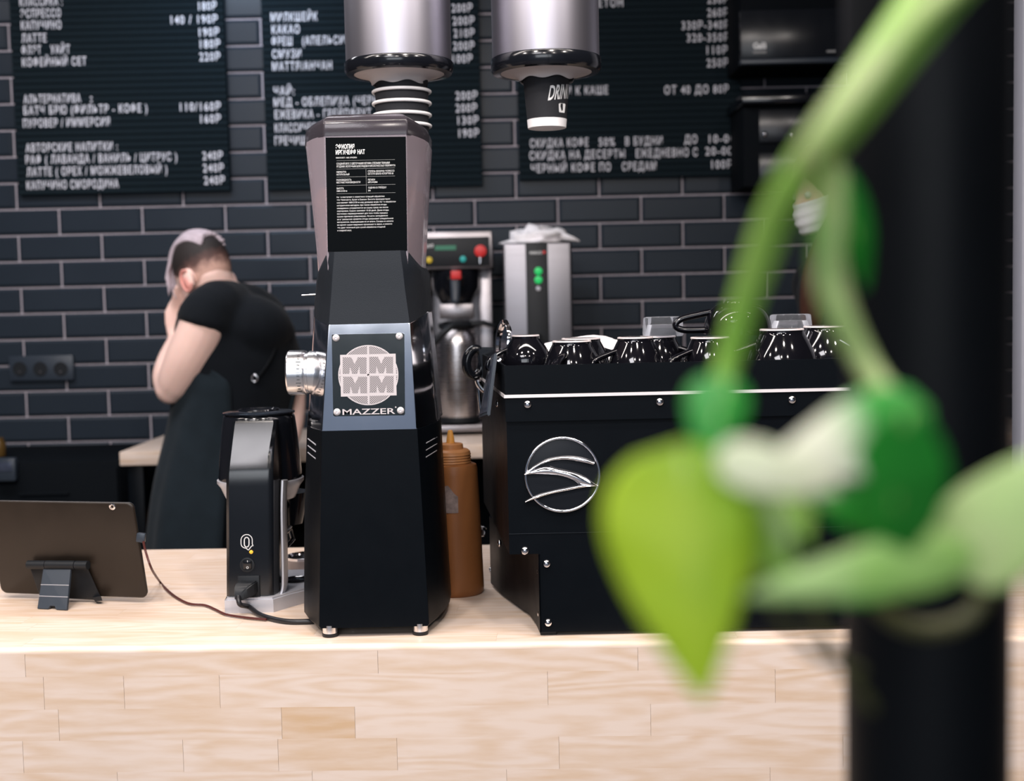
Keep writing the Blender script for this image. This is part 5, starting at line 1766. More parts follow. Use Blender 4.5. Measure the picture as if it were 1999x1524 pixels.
def slab(u0, u1, v0, v1, n0, n1, rad, bev):
    """rounded plate in the tablet frame"""
    bm = NB()
    P = []
    for cu, cv, a0 in ((u1 - rad, v0 + rad, -90), (u1 - rad, v1 - rad, 0), (u0 + rad, v1 - rad, 90), (u0 + rad, v0 + rad, 180)):
        for i in range(7):
            a_ = math.radians(a0 + 15 * i)
            P.append((cu + rad * math.cos(a_), cv + rad * math.sin(a_)))
    w = lambda u, v, n: BL + e_ * u + up_ * v + nb * n
    cu, cv = (u0 + u1) / 2, (v0 + v1) / 2
    sc = lambda u, v, b: (u + (cu - u) * b / max(1e-4, abs(cu - u0)), v + (cv - v) * b / max(1e-4, abs(cv - v0)))
    loft(bm, [[w(*sc(u, v, bev), n0) for u, v in P], [w(u, v, n0 + bev * 0.8) for u, v in P], [w(u, v, n1 - bev) for u, v in P], [w(*sc(u, v, bev * 0.4), n1 - bev * 0.3) for u, v in P], [w(*sc(u, v, bev * 1.2), n1) for u, v in P]])
    return bm


bk_ = obj('back_cover', slab(0, TWd, 0, TL, -0.006, 0.0, 0.010, 0.0022), M['tabletback'], tb, smooth=50)
obj('screen_glass', slab(0.001, TWd - 0.001, 0.001, TL - 0.001, -0.008, -0.006, 0.009, 0.0006), M['oven'], tb, smooth=50)


def onback(px, py, n=0.0):
    d = ray(px, py)
    p0 = BL + nb * n
    return CAM + d * ((p0 - CAM).dot(nb) / d.dot(nb))


p = onback(219.5, 988.5)
cm = obj('camera_ring', lathe(NB(), [(0.0050, -0.0006), (0.0050, 0.0010), (0.0036, 0.0014), (0.0034, 0.0006)], p, nb, 24), M['bright'], bk_)
obj('camera_lens', lathe(NB(), [(0.0033, 0.0), (0.0033, 0.0005), (0.001, 0.0008)], p, nb, 20), M['tabletback'], cm)
# folding stand: a thing of its own
h0, h1 = onback(55, 1102, 0.010), onback(172, 1103, 0.010)
st = thing('tablet_stand', 'small black folding stand propping up the tablet', 'stand', tuple(onz(100, 1190, ZC)))
bm = NB()
tube(bm, [h0, h0.lerp(h1, 0.30)], 0.0068, 16)
tube(bm, [h0.lerp(h1, 0.31), h0.lerp(h1, 0.79)], 0.0070, 16)
tube(bm, [h0.lerp(h1, 0.80), h1], 0.0068, 16)
obj('hinge', bm, M['blacksoft'], st)
bm = NB()
loft(bm, [[onback(x, y, n) for x, y in ((58, 1106), (170, 1106), (197, 1165), (192, 1171), (78, 1165))] for n in (0.0012, 0.0062)])
bmesh.ops.bevel(bm, geom=bm.edges[:], offset=0.001, segments=1, affect='EDGES')
obj('back_rest', bm, M['blacksoft'], st)
f0, f1 = onz(73, 1187, ZC + 0.0015), onz(130, 1190, ZC + 0.0015)
t0, t1 = onback(85, 1108, 0.0135), onback(138, 1108, 0.0135)
nl = (t1 - t0).cross(f0 - t0).normalized()
if nl.y > 0: nl = -nl
bm = NB()
q = [t0, t1, f1, f1.lerp(f0, 0.36), f1.lerp(f0, 0.42) + (t1 - f1) * 0.08, f1.lerp(f0, 0.58) + (t0 - f0) * 0.08, f1.lerp(f0, 0.64), f0]
loft(bm, [q, [p - nl * 0.004 for p in q]])
lg = obj('prop_leg', bm, M['socket'], st, smooth=0)
bm = NB()
for v in (0.42, 0.70):
    a_, b_ = t0.lerp(f0, v) + nl * 0.0002, t1.lerp(f1, v) + nl * 0.0002
    tube(bm, [a_, b_], 0.0006, 6)
obj('leg_rib', bm, M['silver'], lg)
bm = NB()
loft(bm, [[onback(x, y, n) for x, y in ((180, 1166), (197, 1163), (200, 1172), (186, 1174))] for n in (0.002, 0.016)])
obj('cradle_lip', bm, M['blacksoft'], st)
# charging cable
uc = thing('charging_cable', 'thin dark red charging cable running from the tablet across the bar', 'cable', tuple(onz(300, 1120, ZC)))
Yu = onback(268, 1040).y
a_ = at(266, 1046, Yu)
b_ = at(283, 1048, Yu)
obj('plug', box(NB(), at(275.5, 1049, Yu + 0.004), (0.013, 0.008, 0.014), Matrix.Rotation(0.15, 3, 'Y'), 0.0015), M['socket'], uc)
pts = [tuple(at(280, 1056, Yu)), tuple(at(284, 1075, Yu - 0.0)), tuple(at(296, 1110, Yu - 0.004))] + [tuple(onz(x, y, ZC + 0.0030)) for x, y in ((312, 1135), (325, 1150), (345, 1166), (370, 1178), (400, 1181), (420, 1189), (442, 1199), (480, 1205), (520, 1209))]
bm = NB()
tube(bm, spline(pts, 6), 0.0018, 8)
obj('cord', bm, M['redcable'], uc)

# ------------------------------------------------------------------ barista with hand to the face
YP = 3.75
P = lambda x, y, d=0.0: at(x, y, YP + d)
fh = V((-0.75, 0.66, 0)).normalized()
sd = V((-0.66, -0.75, 0)).normalized()
ang = math.radians(32)
fw_ = fh * math.cos(ang) + V((0, 0, -math.sin(ang)))
upv = V((0, 0, 1)) * math.cos(ang) + fh * math.sin(ang)
HM = Matrix((sd, fw_, upv)).transposed()
HC = P(394, 522, 0.02)
hp = lambda s_, f_, u_: HC + sd * s_ + fw_ * f_ + upv * u_


def rings_of(rows, grow=0.0, n=36, a0=0.0, a1=2 * math.pi, closed=True):
    out = []
    for (cx_, py, a, b) in rows:
        c = P(cx_, py, 0.0)
        m = n if closed else n + 1
        out.append([c + fh * ((b + grow) * math.cos(a0 + (a1 - a0) * i / n)) + sd * ((a + grow) * math.sin(a0 + (a1 - a0) * i / n)) for i in range(m)])
    return out


TORSO = [(446, 578, .055, .05), (448, 590, .115, .07), (453, 607, .160, .090), (460, 640, .182, .112), (466, 700, .184, .125), (465, 760, .172, .128), (454, 830, .168, .130), (442, 900, .175, .138), (434, 980, .185, .145), (430, 1050, .180, .140), (430, 1090, .14, .12)]
bm = NB()
loft(bm, rings_of(TORSO))
ell(bm, HC, (.0735, .096, .104), HM, 28, 18)                       # skull
ell(bm, hp(0, .035, -.055), (.056, .062, .060), HM, 20, 12)       # jaw
ell(bm, hp(0, .086, -.092), (.020, .018, .018), HM, 12, 8)        # chin
tube(bm, [hp(0, .088, .012), hp(0, .104, -.022), hp(0, .108, -.034)], [.009, .014, .010], 10, round_ends=True)   # nose
ell(bm, hp(0, .090, -.062), (.024, .010, .008), HM, 12, 8)        # lips
tube(bm, [hp(0, -.025, -.055), P(424, 566, 0.0), P(444, 592, 0.0)], [.056, .060, .075], 20, round_ends=True)
# ears
for k in (1, -1):
    ell(bm, hp(k * .075, -.012, -.055), (.010, .024, .035), HM, 14, 10)
# left arm raised, hand over the eyes
S0, EL, WR = P(404, 612, -0.13), P(331, 760, -0.12), P(346, 662, 0.045)
la = spline([(*S0, .066), (*P(390, 655, -0.135), .068), (*P(366, 702, -0.135), .064), (*P(343, 745, -0.125), .052), (*P(333, 760, -0.12), .043)], 5)
tube(bm, [p[:3] for p in la], [p[3] for p in la], 18, round_ends=True)
fa = spline([(*EL, .041), (*P(330, 735, -0.085), .047), (*P(335, 705, -0.03), .042), (*WR, .027)], 5)
tube(bm, [p[:3] for p in fa], [p[3] for p in fa], 16, round_ends=True)
tube(bm, [WR, P(346, 640, 0.055), P(347, 612, 0.06), P(351, 598, 0.06)], [.027, .036, .041, .036], 14, [.018, .015, .014, .012], round_ends=True, side=(0.85, 0.5, 0))
for (a, b, c_, r) in (((338, 600), (340, 580), (344, 562), .0085), ((347, 598), (350, 574), (355, 552), .0088), ((356, 600), (360, 578), (366, 558), .0085), ((364, 605), (369, 588), (374, 572), .0075)):
    tube(bm, [P(*a, 0.05), P(*b, 0.035), P(*c_, 0.02)], [r, r * .95, r * .8], 10, round_ends=True)
tube(bm, [P(358, 640, 0.035), P(368, 622, 0.015), P(372, 606, 0.0)], [.011, .010, .008], 10, round_ends=True)
# right arm hanging behind the back
ra = spline([(*P(512, 612, 0.12), .058), (*P(535, 665, 0.13), .055), (*P(562, 735, 0.13), .047), (*P(570, 775, 0.11), .041), (*P(566, 830, 0.05), .040), (*P(556, 890, -0.0), .027)], 5)
tube(bm, [p[:3] for p in ra], [p[3] for p in ra], 16, round_ends=True)
WQ = P(556, 890, -0.0)
tube(bm, [WQ, P(552, 915, -0.02), P(549, 938, -0.03)], [.026, .038, .036], 14, [.018, .015, .014], round_ends=True, side=(0.5, 0.85, 0))
for i, o_ in enumerate((-.027, -.009, .009, .027)):
    b0 = P(549, 938, -0.03) + V((0.5, 0.85, 0)).normalized() * o_
    L_ = (.06, .072, .068, .052)[i]
    tube(bm, [b0, b0 + V((-.008, -.008, -L_ * .55)), b0 + V((-.022, -.018, -L_))], [.0085, .008, .0065], 10, round_ends=True)
tube(bm, [P(553, 905, -0.03), P(548, 925, -0.055), P(543, 942, -0.07)], [.011, .010, .008], 10, round_ends=True)
# legs
hipc = P(430, 1050, 0)
for k in (1, -1):
    hx = hipc + sd * (k * .085)
    lg_ = [(hx.x, hx.y, hipc.z, .088), (hx.x + .01, hx.y, .62, .075), (hx.x + .012, hx.y, .47, .058), (hx.x + .018, hx.y, .33, .056), (hx.x + .02, hx.y, .10, .038), (hx.x + .02, hx.y, .06, .040)]
    lg_ = spline(lg_, 4)
    tube(bm, [p[:3] for p in lg_], [p[3] for p in lg_], 16, round_ends=True)
    tube(bm, [V((hx.x + .02, hx.y, .05)) - fh * .04, V((hx.x + .02, hx.y, .04)) + fh * .06, V((hx.x + .02, hx.y, .035)) + fh * .13], [.038, .042, .034], 14, [.032, .030, .022], round_ends=True, side=sd)
per = obj('person', bm, M['skin'], None, (hipc.x, hipc.y, 0), smooth=180)
bake(per, [('REMESH', dict(mode='VOXEL', voxel_size=0.0055)), ('SMOOTH', dict(factor=0.5, iterations=5))])
setp(per, 'person in black t-shirt and dark apron covering the face with a hand', 'person')
obj('ear_rim', (lambda bm: (tube(bm, [hp(.083, -.012 + .021 * math.sin(t), -.055 + .033 * math.cos(t)) for t in [i * 0.42 - 0.6 for i in range(12)]], .0045, 8, round_ends=True), ell(bm, hp(.082, -.010, -.060), (.005, .012, .020), HM, 12, 8)) and bm)(NB()), M['skinred'], per, smooth=60)
for k in (1, -1):
    obj('eye', ell(NB(), hp(k * .031, .079, .002), (.0115, .0115, .0115), HM, 14, 10), M['eye'], per)
# clothes
bm = NB()
loft(bm, rings_of(TORSO[1:9], 0.013))
for arm, n_ in ((la, 4), (ra, 9)):
    q = arm[:n_]
    tube(bm, [p[:3] for p in q], [p[3] + .012 for p in q], 20, round_ends=False)
tube(bm, [P(448, 596, -0.01), P(425, 600, -0.08), S0], [.075, .080, .076], 20, round_ends=True)
tube(bm, [P(455, 598, 0.02), P(485, 604, 0.07), P(510, 614, 0.115)], [.075, .078, .072], 20, round_ends=True)
ell(bm, P(470, 640, -0.02), (.15, .13, .10), None, 20, 12)
sh = obj('t_shirt', bm, M['shirt'], per, smooth=180)
bake(sh, [('REMESH', dict(mode='VOXEL', voxel_size=0.009)), ('SMOOTH', dict(factor=0.5, iterations=6))])
bm = NB()
loft(bm, rings_of(TORSO[7:], 0.018))
for k in (1, -1):
    hx = hipc + sd * (k * .085)
    lg_ = spline([(hx.x, hx.y, hipc.z + .03, .108), (hx.x + .01, hx.y, .62, .098), (hx.x + .012, hx.y, .45, .086), (hx.x + .02, hx.y, .09, .072)], 5)
    tube(bm, [p[:3] for p in lg_], [p[3] for p in lg_], 18)
tr = obj('trousers', bm, M['shirt'], per, smooth=180)
bake(tr, [('REMESH', dict(mode='VOXEL', voxel_size=0.011)), ('SMOOTH', dict(factor=0.5, iterations=4))])
for k in (1, -1):
    hx = hipc + sd * (k * .085) + V((.02, 0, 0))
    bm = NB()
    tube(bm, [V((hx.x, hx.y, .046)) - fh * .06, V((hx.x, hx.y, .046)) + fh * .06, V((hx.x, hx.y, .038)) + fh * .155], [.045, .050, .040], 18, [.045, .042, .030], round_ends=True, side=sd)
    obj('shoe', bm, M['blacksoft'], per, smooth=180)
# apron: open shell round front and sides with a few folds
bm = NB()
rows = [(463, 700, .192, .149, 112), (464, 735, .193, .152, 140), (460, 775, .193, .153, 146), (450, 830, .192, .156, 150), (440, 890, .198, .168, 151), (432, 960, .206, .184, 150), (428, 1060, .214, .198, 148), (427, 1180, .222, .206, 146), (427, 1290, .225, .210, 144)]
rs = []
for k, (cx_, py, a, b, dg) in enumerate(rows):
    c = P(cx_, py, 0)
    r = []
    for i in range(49):
        t = math.radians(-dg + 2 * dg * i / 48)
        fo = 1 + 0.018 * k / 4 * math.sin(t * 7 + k * 0.35) + 0.012 * math.sin(t * 13 + k)
        r.append(c + fh * (b * fo * math.cos(t)) + sd * (a * fo * math.sin(t)))
    rs.append(r)
rs = [[V(p) for p in col_] for col_ in zip(*[spline([tuple(rs[j][i]) for j in range(len(rs))], 3) for i in range(49)])]
inn = [[p - (fh * (p - per.location).dot(fh) + sd * (p - per.location).dot(sd)).normalized() * 0.003 for p in r] for r in rs]
va = [[bm.verts.new(p) for p in r] for r in rs]
vb = [[bm.verts.new(p) for p in r] for r in inn]
for G, fl in ((va, 0), (vb, 1)):
    for a, b in zip(G[:-1], G[1:]):
        for i in range(48):
            f = (a[i], a[i + 1], b[i + 1], b[i])
            bm.faces.new(f[::-1] if fl else f)
for i in range(48):
    bm.faces.new((va[0][i], va[0][i + 1], vb[0][i + 1], vb[0][i]))
    bm.faces.new((va[-1][i], va[-1][i + 1], vb[-1][i + 1], vb[-1][i]))
for j in range(len(va) - 1):
    for i in (0, 48):
        bm.faces.new((va[j][i], va[j + 1][i], vb[j + 1][i], vb[j][i]))
ap = obj('apron', bm, M['apron'], per, smooth=180)
bm = NB()
tube(bm, spline([tuple(P(x, y, d)) for x, y, d in ((499, 742, -.125), (520, 715, -.105), (537, 680, -.065), (540, 640, -.01), (520, 600, .02))], 5), .010, 10, .003, side=(0, 1, 0))
obj('strap', bm, M['shirt'], ap, smooth=60)
bm = NB()
c = P(497, 738, -.140)
tube(bm, [c + V((.008 * math.cos(t), 0, .010 * math.sin(t))) for t in [2 * math.pi * i / 20 for i in range(21)]], .0022, 8, cap=False)
obj('strap_ring', bm, M['bright'], ap, smooth=60)
# hair: cropped sides, long pale top and fringe
bm = NB()
lay = bm.verts.layers.float.new('fade')
n, m = 48, 28
grid = {}
for i in range(1, m):
    th = math.pi * i / m
    for k in range(n):
        ph = 2 * math.pi * k / n
        d = V((math.sin(th) * math.cos(ph), math.sin(th) * math.sin(ph), math.cos(th)))
        g = 1.035 if d.z > -0.1 else 1.02
        s_, f_, u_ = d.x * .0735 * g, d.y * .096 * g, d.z * .104 * g
        vtx = bm.verts.new(hp(s_, f_, u_))
        fd = (0.026 - u_) / 0.085 + max(0, (f_ - 0.02) * 4)
        vtx[lay] = max(0.0, min(1.0, fd)) * 0.9
        grid[i, k] = (vtx, f_, u_)
for i in range(1, m - 1):
    for k in range(n):
        q = [grid[i, k], grid[i, (k + 1) % n], grid[i + 1, (k + 1) % n], grid[i + 1, k]]
        if all(x[1] < 0.055 - max(0, -x[2]) * 0.9 and x[2] > -0.072 for x in q):
            bm.faces.new([x[0] for x in q])
top = [grid[1, k][0] for k in range(n)]
bm.faces.new(top)
bmesh.ops.delete(bm, geom=[v for v in bm.verts if not v.link_faces], context='VERTS')
obj('cropped_hair', bm, M['fade'], per, smooth=180)
bm = NB()
rh = random.Random(5)
for i in range(80):
    o_ = -0.056 + 0.111 * (i / 79)
    j = lambda a: rh.uniform(-a, a)
    u0 = .104 * math.sqrt(1 - (o_ / .0735) ** 2) + .007
    side = max(0.0, o_) * 0.4
    pts = [(o_ * .7, -.082 + j(.008), u0 - .052 + j(.006)), (o_ * .9, -.040, u0 - .008), (o_ * 1.0, .02 + j(.008), u0 + .002 + j(.004)), (o_ * 1.02 + .002, .062, u0 - .026 + j(.005)), (o_ * 1.1 + .006, .088 + j(.005), .046 + j(.008) - side), (o_ * 1.1 + .010, .100 + j(.008), .002 + j(.012) - side), (o_ * 1.1 + .012 + j(.006), .104 + j(.012), -.045 + j(.02))]
    if i % 4: pts = pts[:-1]
    if i % 3 == 1: pts = pts[:-1]
    q = spline(pts, 4)
    L_ = len(q)
    tube(bm, [hp(*p) for p in q], [.0062 * (1 - 0.85 * (a / (L_ - 1)) ** 1.6) for a in range(L_)], 6)
obj('long_top_hair', bm, M['hairlight'], per, smooth=180)

# ------------------------------------------------------------------ second person, masked, behind the plant
YP2 = 3.45
P2 = lambda x, y, d=0.0: at(x, y, YP2 + d)
f2 = V((-0.93, -0.36, 0)).normalized()
s2 = V((f2.y, -f2.x, 0))
a2 = math.radians(18)
w2 = f2 * math.cos(a2) + V((0, 0, -math.sin(a2)))
u2 = V((0, 0, 1)) * math.cos(a2) + f2 * math.sin(a2)
HM2 = Matrix((s2, w2, u2)).transposed()
HC2 = P2(1612, 366)
h2 = lambda a, b, c_: HC2 + s2 * a + w2 * b + u2 * c_
bm = NB()
TOR2 = [(1655, 500, .06, .05), (1660, 520, .15, .08), (1668, 560, .185, .11), (1672, 640, .18, .12), (1672, 740, .155, .115), (1672, 840, .165, .125), (1672, 960, .18, .14), (1672, 1010, .16, .12)]


def ring2(rows, g=0.0, n=32):
    out = []
    for cx_, py, a, b in rows:
        c = P2(cx_, py)
        out.append([c + f2 * ((b + g) * math.cos(2 * math.pi * i / n)) + s2 * ((a + g) * math.sin(2 * math.pi * i / n)) for i in range(n)])
    return out


loft(bm, ring2(TOR2))
ell(bm, HC2, (.072, .094, .104), HM2, 24, 16)
ell(bm, h2(0, .034, -.055), (.054, .060, .058), HM2, 18, 12)
tube(bm, [h2(0, .086, .010), h2(0, .104, -.024)], [.009, .013], 10, round_ends=True)
for k in (1, -1):
    ell(bm, h2(k * .074, -.010, -.026), (.010, .020, .031), HM2, 12, 8)
tube(bm, [h2(0, -.02, -.06), P2(1645, 470), P2(1655, 510)], [.052, .054, .066], 16, round_ends=True)
c2 = P2(1672, 1000)
for k in (1, -1):
    hx = c2 + s2 * (k * .085)
    tube(bm, [V((hx.x, hx.y, c2.z)), V((hx.x, hx.y, .47)), V((hx.x, hx.y, .30)), V((hx.x, hx.y, .07))], [.085, .058, .055, .038], 14, round_ends=True)
    tube(bm, [V((hx.x, hx.y, .045)) - f2 * .04, V((hx.x, hx.y, .035)) + f2 * .14], [.036, .032], 12, [.030, .022], round_ends=True, side=s2)
    q0 = P2(1668, 545) + s2 * (k * .175)
    tube(bm, [q0, q0 + V((.02, 0, -.27)), q0 + V((.0, 0, -.36)) + f2 * .12, q0 + V((0, 0, -.38)) + f2 * .24], [.052, .042, .036, .027], 14, round_ends=True)
    wq = q0 + V((0, 0, -.38)) + f2 * .24
    tube(bm, [wq, wq + f2 * .05, wq + f2 * .085], [.026, .036, .034], 12, [.016, .014, .013], round_ends=True, side=s2)
    for i, o_ in enumerate((-.026, -.009, .009, .026)):
        b0 = wq + f2 * .085 + s2 * o_
        tube(bm, [b0, b0 + f2 * .035 + V((0, 0, -.01)), b0 + f2 * (.062 if i in (1, 2) else .05) + V((0, 0, -.03))], [.0085, .008, .0065], 8, round_ends=True)
    tube(bm, [wq + f2 * .03 + s2 * (-k * .03), wq + f2 * .06 + s2 * (-k * .05) + V((0, 0, -.01))], [.011, .008], 8, round_ends=True)
pr2 = obj('person', bm, M['skin'], None, (c2.x, c2.y, 0), smooth=180)
bake(pr2, [('REMESH', dict(mode='VOXEL', voxel_size=0.007)), ('SMOOTH', dict(factor=0.5, iterations=4))])
setp(pr2, 'person in black with a white face mask, mostly hidden behind the plant', 'person')
for k in (1, -1):
    obj('eye', ell(NB(), h2(k * .030, .078, .004), (.0115, .0115, .0115), HM2, 12, 8), M['eye'], pr2)
bm = NB()
loft(bm, ring2(TOR2[1:], 0.014))
for k in (1, -1):
    q0 = P2(1668, 545) + s2 * (k * .175)
    tube(bm, [P2(1660, 516), P2(1664, 528) + s2 * (k * .10), q0 + V((0, 0, -.01))], [.070, .075, .072], 16, round_ends=True)
    tube(bm, [q0 + V((0, 0, .02)), q0 + V((.02, 0, -.27)), q0 + V((.0, 0, -.36)) + f2 * .12, q0 + V((0, 0, -.38)) + f2 * .20], [.064, .056, .050, .042], 16, round_ends=False)
t_ = obj('black_top', bm, M['shirt'], pr2, smooth=180)
bake(t_, [('REMESH', dict(mode='VOXEL', voxel_size=0.010)), ('SMOOTH', dict(factor=0.5, iterations=5))])
bm = NB()
for k in (1, -1):
    hx = c2 + s2 * (k * .085)
    tube(bm, [V((hx.x, hx.y, c2.z + .03)), V((hx.x, hx.y, .47)), V((hx.x, hx.y, .08))], [.105, .080, .066], 16)
t_ = obj('trousers', bm, M['shirt'], pr2, smooth=180)
bake(t_, [('REMESH', dict(mode='VOXEL', voxel_size=0.012)), ('SMOOTH', dict(factor=0.5, iterations=3))])
# pleated mask over nose and chin
bm = NB()
rs = []
for j in range(11):
    v = -.100 + .088 * j / 10
    r = []
    for i in range(21):
        t = math.radians(-75 + 150 * i / 20)
        bul = .012 * math.sin(math.pi * j / 10) + .003 * math.sin(j * 2.1)
        nose = .012 * max(0, 1 - abs(t) * 2.2) * (j / 10)
        r.append(h2((.070 + bul * .3) * math.sin(t), .010 + (.088 + bul + nose) * math.cos(t), v))
    rs.append(r)
loft(bm, rs, False, closed=False)
mk = obj('face_mask', bm, M['mask'], pr2, smooth=180)
bake(mk, [('SOLIDIFY', dict(thickness=0.002, offset=1.0))])
bm = NB()
ell(bm, h2(0, -.012, .012), (.080, .098, .108), HM2, 28, 18)
tube(bm, spline([tuple(h2(-.03, -.10, -.01)), tuple(P2(1640, 440, -.10)), tuple(P2(1612, 500, -.17)), tuple(P2(1592, 560, -.19)), tuple(P2(1585, 620, -.18))], 5), [.03 + .012 * math.sin(i * .16) for i in range(21)], 14, round_ends=True)
obj('hair', bm, M['hairred'], pr2, smooth=180)

# ------------------------------------------------------------------ black post and climbing plant close to the lens
YT = 0.47
xl, xr = at(1653, 1000, YT), at(1964, 1000, YT)
pw = xr.x - xl.x
pxc = (xl.x + xr.x) / 2
po = thing('support_post', 'black vertical round post close to the lens on the right', 'post', (pxc, YT, 0))
obj('shaft', lathe(NB(), [(pw / 2, 0.0), (pw / 2, 3.2)], (pxc, YT, 0), n=64), M['post'], po)
obj('base_plate', boxb((pxc, YT, 0.005), (pw + 0.05, pw + 0.05, 0.010), 0.002), M['post'], po)
obj('cap_plate', boxb((pxc, YT, 3.194), (pw + 0.05, pw + 0.05, 0.010), 0.002), M['post'], po)

vn = thing('climbing_plant', 'out-of-focus green vine with heart-shaped leaves twined along the black post', 'plant', tuple(at(1800, 1150, 0.34)))


def vine(name, pts, r, m, flat=1.0):
    q = spline([(*at(x, y, Y), rr) for x, y, Y, rr in [(p + (1.0,))[:4] for p in pts]], 8)
    bm = NB()
    tube(bm, [p[:3] for p in q], [r * p[3] for p in q], 14, [r * p[3] * flat for p in q], round_ends=True)
    return obj(name, bm, M[m], vn, smooth=180)


def leaf(base, tip, wl, wr, m, bend=0.0, fold=0.10, roll=0.0, heart=True, parent=None, nu=22, nv=8):
    """base/tip = (px, py, Y); wl/wr half widths in pixels left and right of the midrib"""
    B, T = at(*base), at(*tip)
    ax = T - B
    L = ax.length
    a = ax / L
    view = ((B + T) / 2 - CAM).normalized()
    sx = a.cross(view).normalized()
    if sx.x < 0: sx = -sx
    nz = sx.cross(a)
    if nz.dot(view) > 0: nz = -nz
    sx, nz = sx * math.cos(roll) + nz * math.sin(roll), nz * math.cos(roll) - sx * math.sin(roll)
    kk = (base[2] + tip[2]) / 2 / FPX
    rows = []
    for i in range(nu + 1):
        u = i / nu
        if heart == 'round':
            hw = math.sin(math.pi * u ** 0.6) ** 0.8 * (1 - 0.22 * u) * 1.05 if 0 < u < 1 else 0.0
            back = 0.04 * (1 - u) ** 3
        elif heart:
            hw = (math.sin(math.pi * min(1, (u * 0.93 + 0.07)) ** 0.62)) ** 0.85 * (1 - 0.10 * u)
            back = 0.16 * (1 - u) ** 3
        else:
            hw = math.sin(math.pi * (u * 0.985 + 0.015) ** 0.8) ** 0.9
            back = 0.0
        row = []
        for j in range(-nv, nv + 1):
            v = j / nv
            w_ = (wr if v > 0 else wl) * kk * hw
            p = B + a * (L * (u - back * abs(v) ** 1.3)) + sx * (v * w_)
            p += nz * (-fold * abs(v) ** 1.5 * w_ + bend * L * math.sin(math.pi * u) + 0.02 * w_ * math.sin(u * 18 + abs(v) * 3) * abs(v))
            row.append(p)
        rows.append(row)
    bm = NB()
    vl = bm.verts.layers.float.new('vari')
    for k_, vr in enumerate(loft(bm, rows, False, closed=False)):
        for v_ in vr:
            v_[vl] = 0.75 - 0.95 * k_ / nu
    bmesh.ops.remove_doubles(bm, verts=bm.verts[:], dist=1e-6)
    o = obj('leaf', bm, M[m], parent or vn, smooth=180)
    bake(o, [('SOLIDIFY', dict(thickness=0.0004, offset=0.0))])
    bm = NB()
    tube(bm, [B + nz * 0.0002, B.lerp(T, 0.5) + nz * (bend * L + 0.0002), B.lerp(T, 0.95) + nz * 0.0002], [0.0003, 0.00025, 0.0001], 6)
    obj('midrib', bm, M['stem'], o, smooth=180)
    return o


# main climbing stems
vine('stem', [(2010, -120, 0.30), (1880, -40, 0.29), (1760, 90, 0.28, 1.15), (1660, 210, 0.28, 1.2), (1575, 320, 0.29, 1.1), (1515, 420, 0.31, 1.15), (1465, 560, 0.33, 1.15), (1430, 680, 0.34, 1.05), (1405, 770, 0.34, 0.8), (1400, 830, 0.34, 0.4)], 0.0052, 'stembright', 0.7)
vine('stem', [(2000, -140, 0.285), (1800, 20, 0.272), (1690, 150, 0.270), (1600, 270, 0.275), (1560, 330, 0.29, 0.6)], 0.0042, 'stem', 0.6)
vine('stem', [(1845, -120, 0.34), (1780, -10, 0.33), (1700, 110, 0.32), (1620, 230, 0.31), (1570, 320, 0.30)], 0.0036, 'stembright', 0.7)
vine('stem', [(1610, 290, 0.31, 0.8), (1622, 400, 0.31, 1.1), (1614, 500, 0.31, 1.2), (1636, 600, 0.31, 1.1), (1690, 710, 0.31, 0.85), (1750, 800, 0.30, 0.8), (1800, 880, 0.30, 0.6)], 0.0042, 'stempale', 0.8)
vine('stem', [(1420, 900, 0.29, 0.6), (1465, 950, 0.28), (1500, 1040, 0.28, 0.8)], 0.0032, 'bud')
vine('stem', [(1450, 960, 0.27), (1490, 1060, 0.275), (1560, 1130, 0.28), (1680, 1130, 0.29), (1830, 1090, 0.30), (1960, 1060, 0.31)], 0.0030, 'stembright')
vine('stem', [(1690, 1150, 0.33), (1740, 1205, 0.33), (1810, 1228, 0.33), (1890, 1205, 0.33), (1930, 1140, 0.33)], 0.0024, 'stemolive')
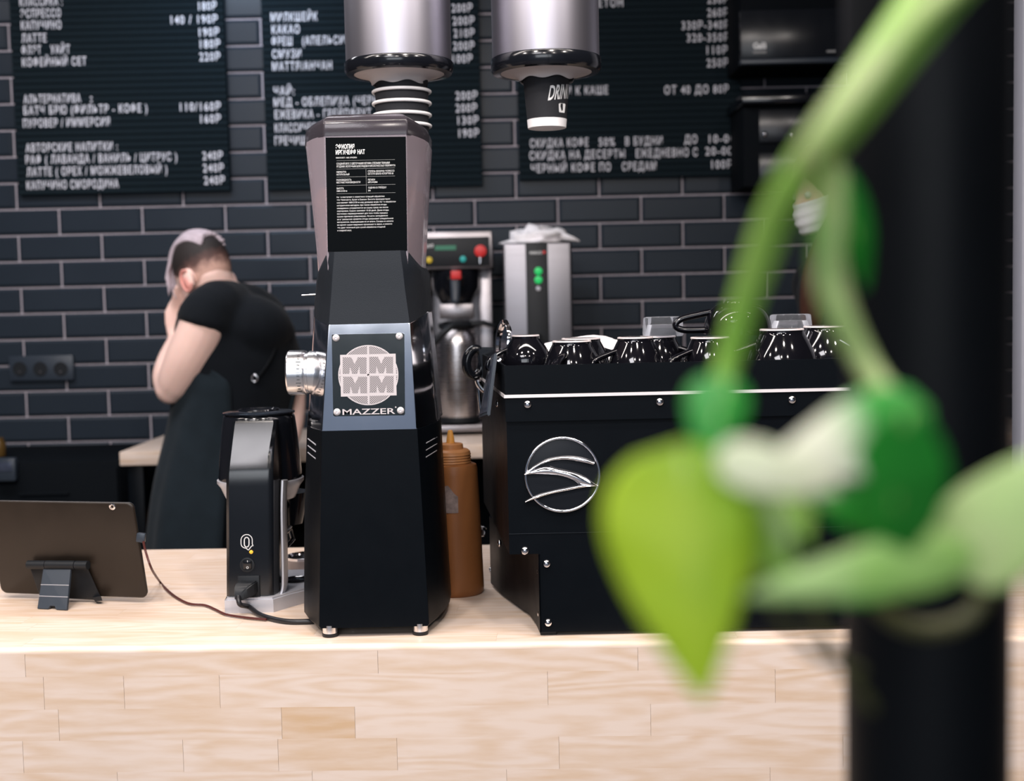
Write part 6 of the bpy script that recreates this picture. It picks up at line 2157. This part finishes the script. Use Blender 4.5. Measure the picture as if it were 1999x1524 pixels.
vine('stem', [(1560, 1120, 0.31), (1590, 1200, 0.31), (1640, 1290, 0.31), (1700, 1380, 0.31)], 0.0014, 'stemolive')
vine('stem', [(1480, 1120, 0.31), (1520, 1200, 0.31), (1590, 1270, 0.31), (1680, 1310, 0.31)], 0.0012, 'stemolive')
bm = NB()
ell(bm, at(1548, 345, 0.30), (0.0024, 0.003, 0.0034), None, 18, 12)
obj('bud', bm, M['bud'], vn, smooth=180)
# leaves
leaf((1335, 882, 0.268), (1376, 1372, 0.262), 178, 122, 'leaflime', bend=0.04, fold=0.22, heart='round')
leaf((1800, 800, 0.282), (1470, 930, 0.272), 78, 92, 'leafwhite', bend=0.08, fold=0.2, heart='round')
leaf((1405, 892, 0.264), (1640, 955, 0.268), 52, 50, 'leafcream', bend=0.10, fold=0.2, heart='round')
leaf((1770, 800, 0.266), (1730, 1120, 0.285), 88, 95, 'leafgreen', bend=0.06, fold=0.2, heart=False)
leaf((1590, 975, 0.300), (1830, 1030, 0.300), 46, 36, 'leafgreen', bend=0.05, fold=0.3, heart=False)
leaf((1890, 1085, 0.285), (1440, 1165, 0.270), 66, 56, 'leafmid', bend=0.06, fold=0.3, heart='round')
leaf((1865, 1110, 0.290), (2090, 860, 0.285), 100, 110, 'leafpale', bend=0.06, fold=0.15, heart='round')
leaf((1422, 742, 0.290), (1375, 905, 0.285), 72, 52, 'leafgreen', bend=0.06, fold=0.2, heart='round')
leaf((1645, 330, 0.33), (1690, 570, 0.34), 28, 34, 'leafgreen', bend=0.05, fold=0.3, heart=False)
leaf((1440, 935, 0.275), (1540, 1150, 0.280), 62, 56, 'leafmid', bend=0.05, fold=0.3, heart=False)
leaf((1420, 930, 0.268), (1470, 1140, 0.270), 45, 42, 'leaflime', bend=0.05, fold=0.3, heart=False)
leaf((1530, 950, 0.290), (1580, 1060, 0.290), 36, 30, 'stembright', bend=0.05, fold=0.3, heart=False)
leaf((1800, 1120, 0.31), (1640, 1180, 0.31), 30, 26, 'leafgreen', bend=0.05, fold=0.3, heart=False)
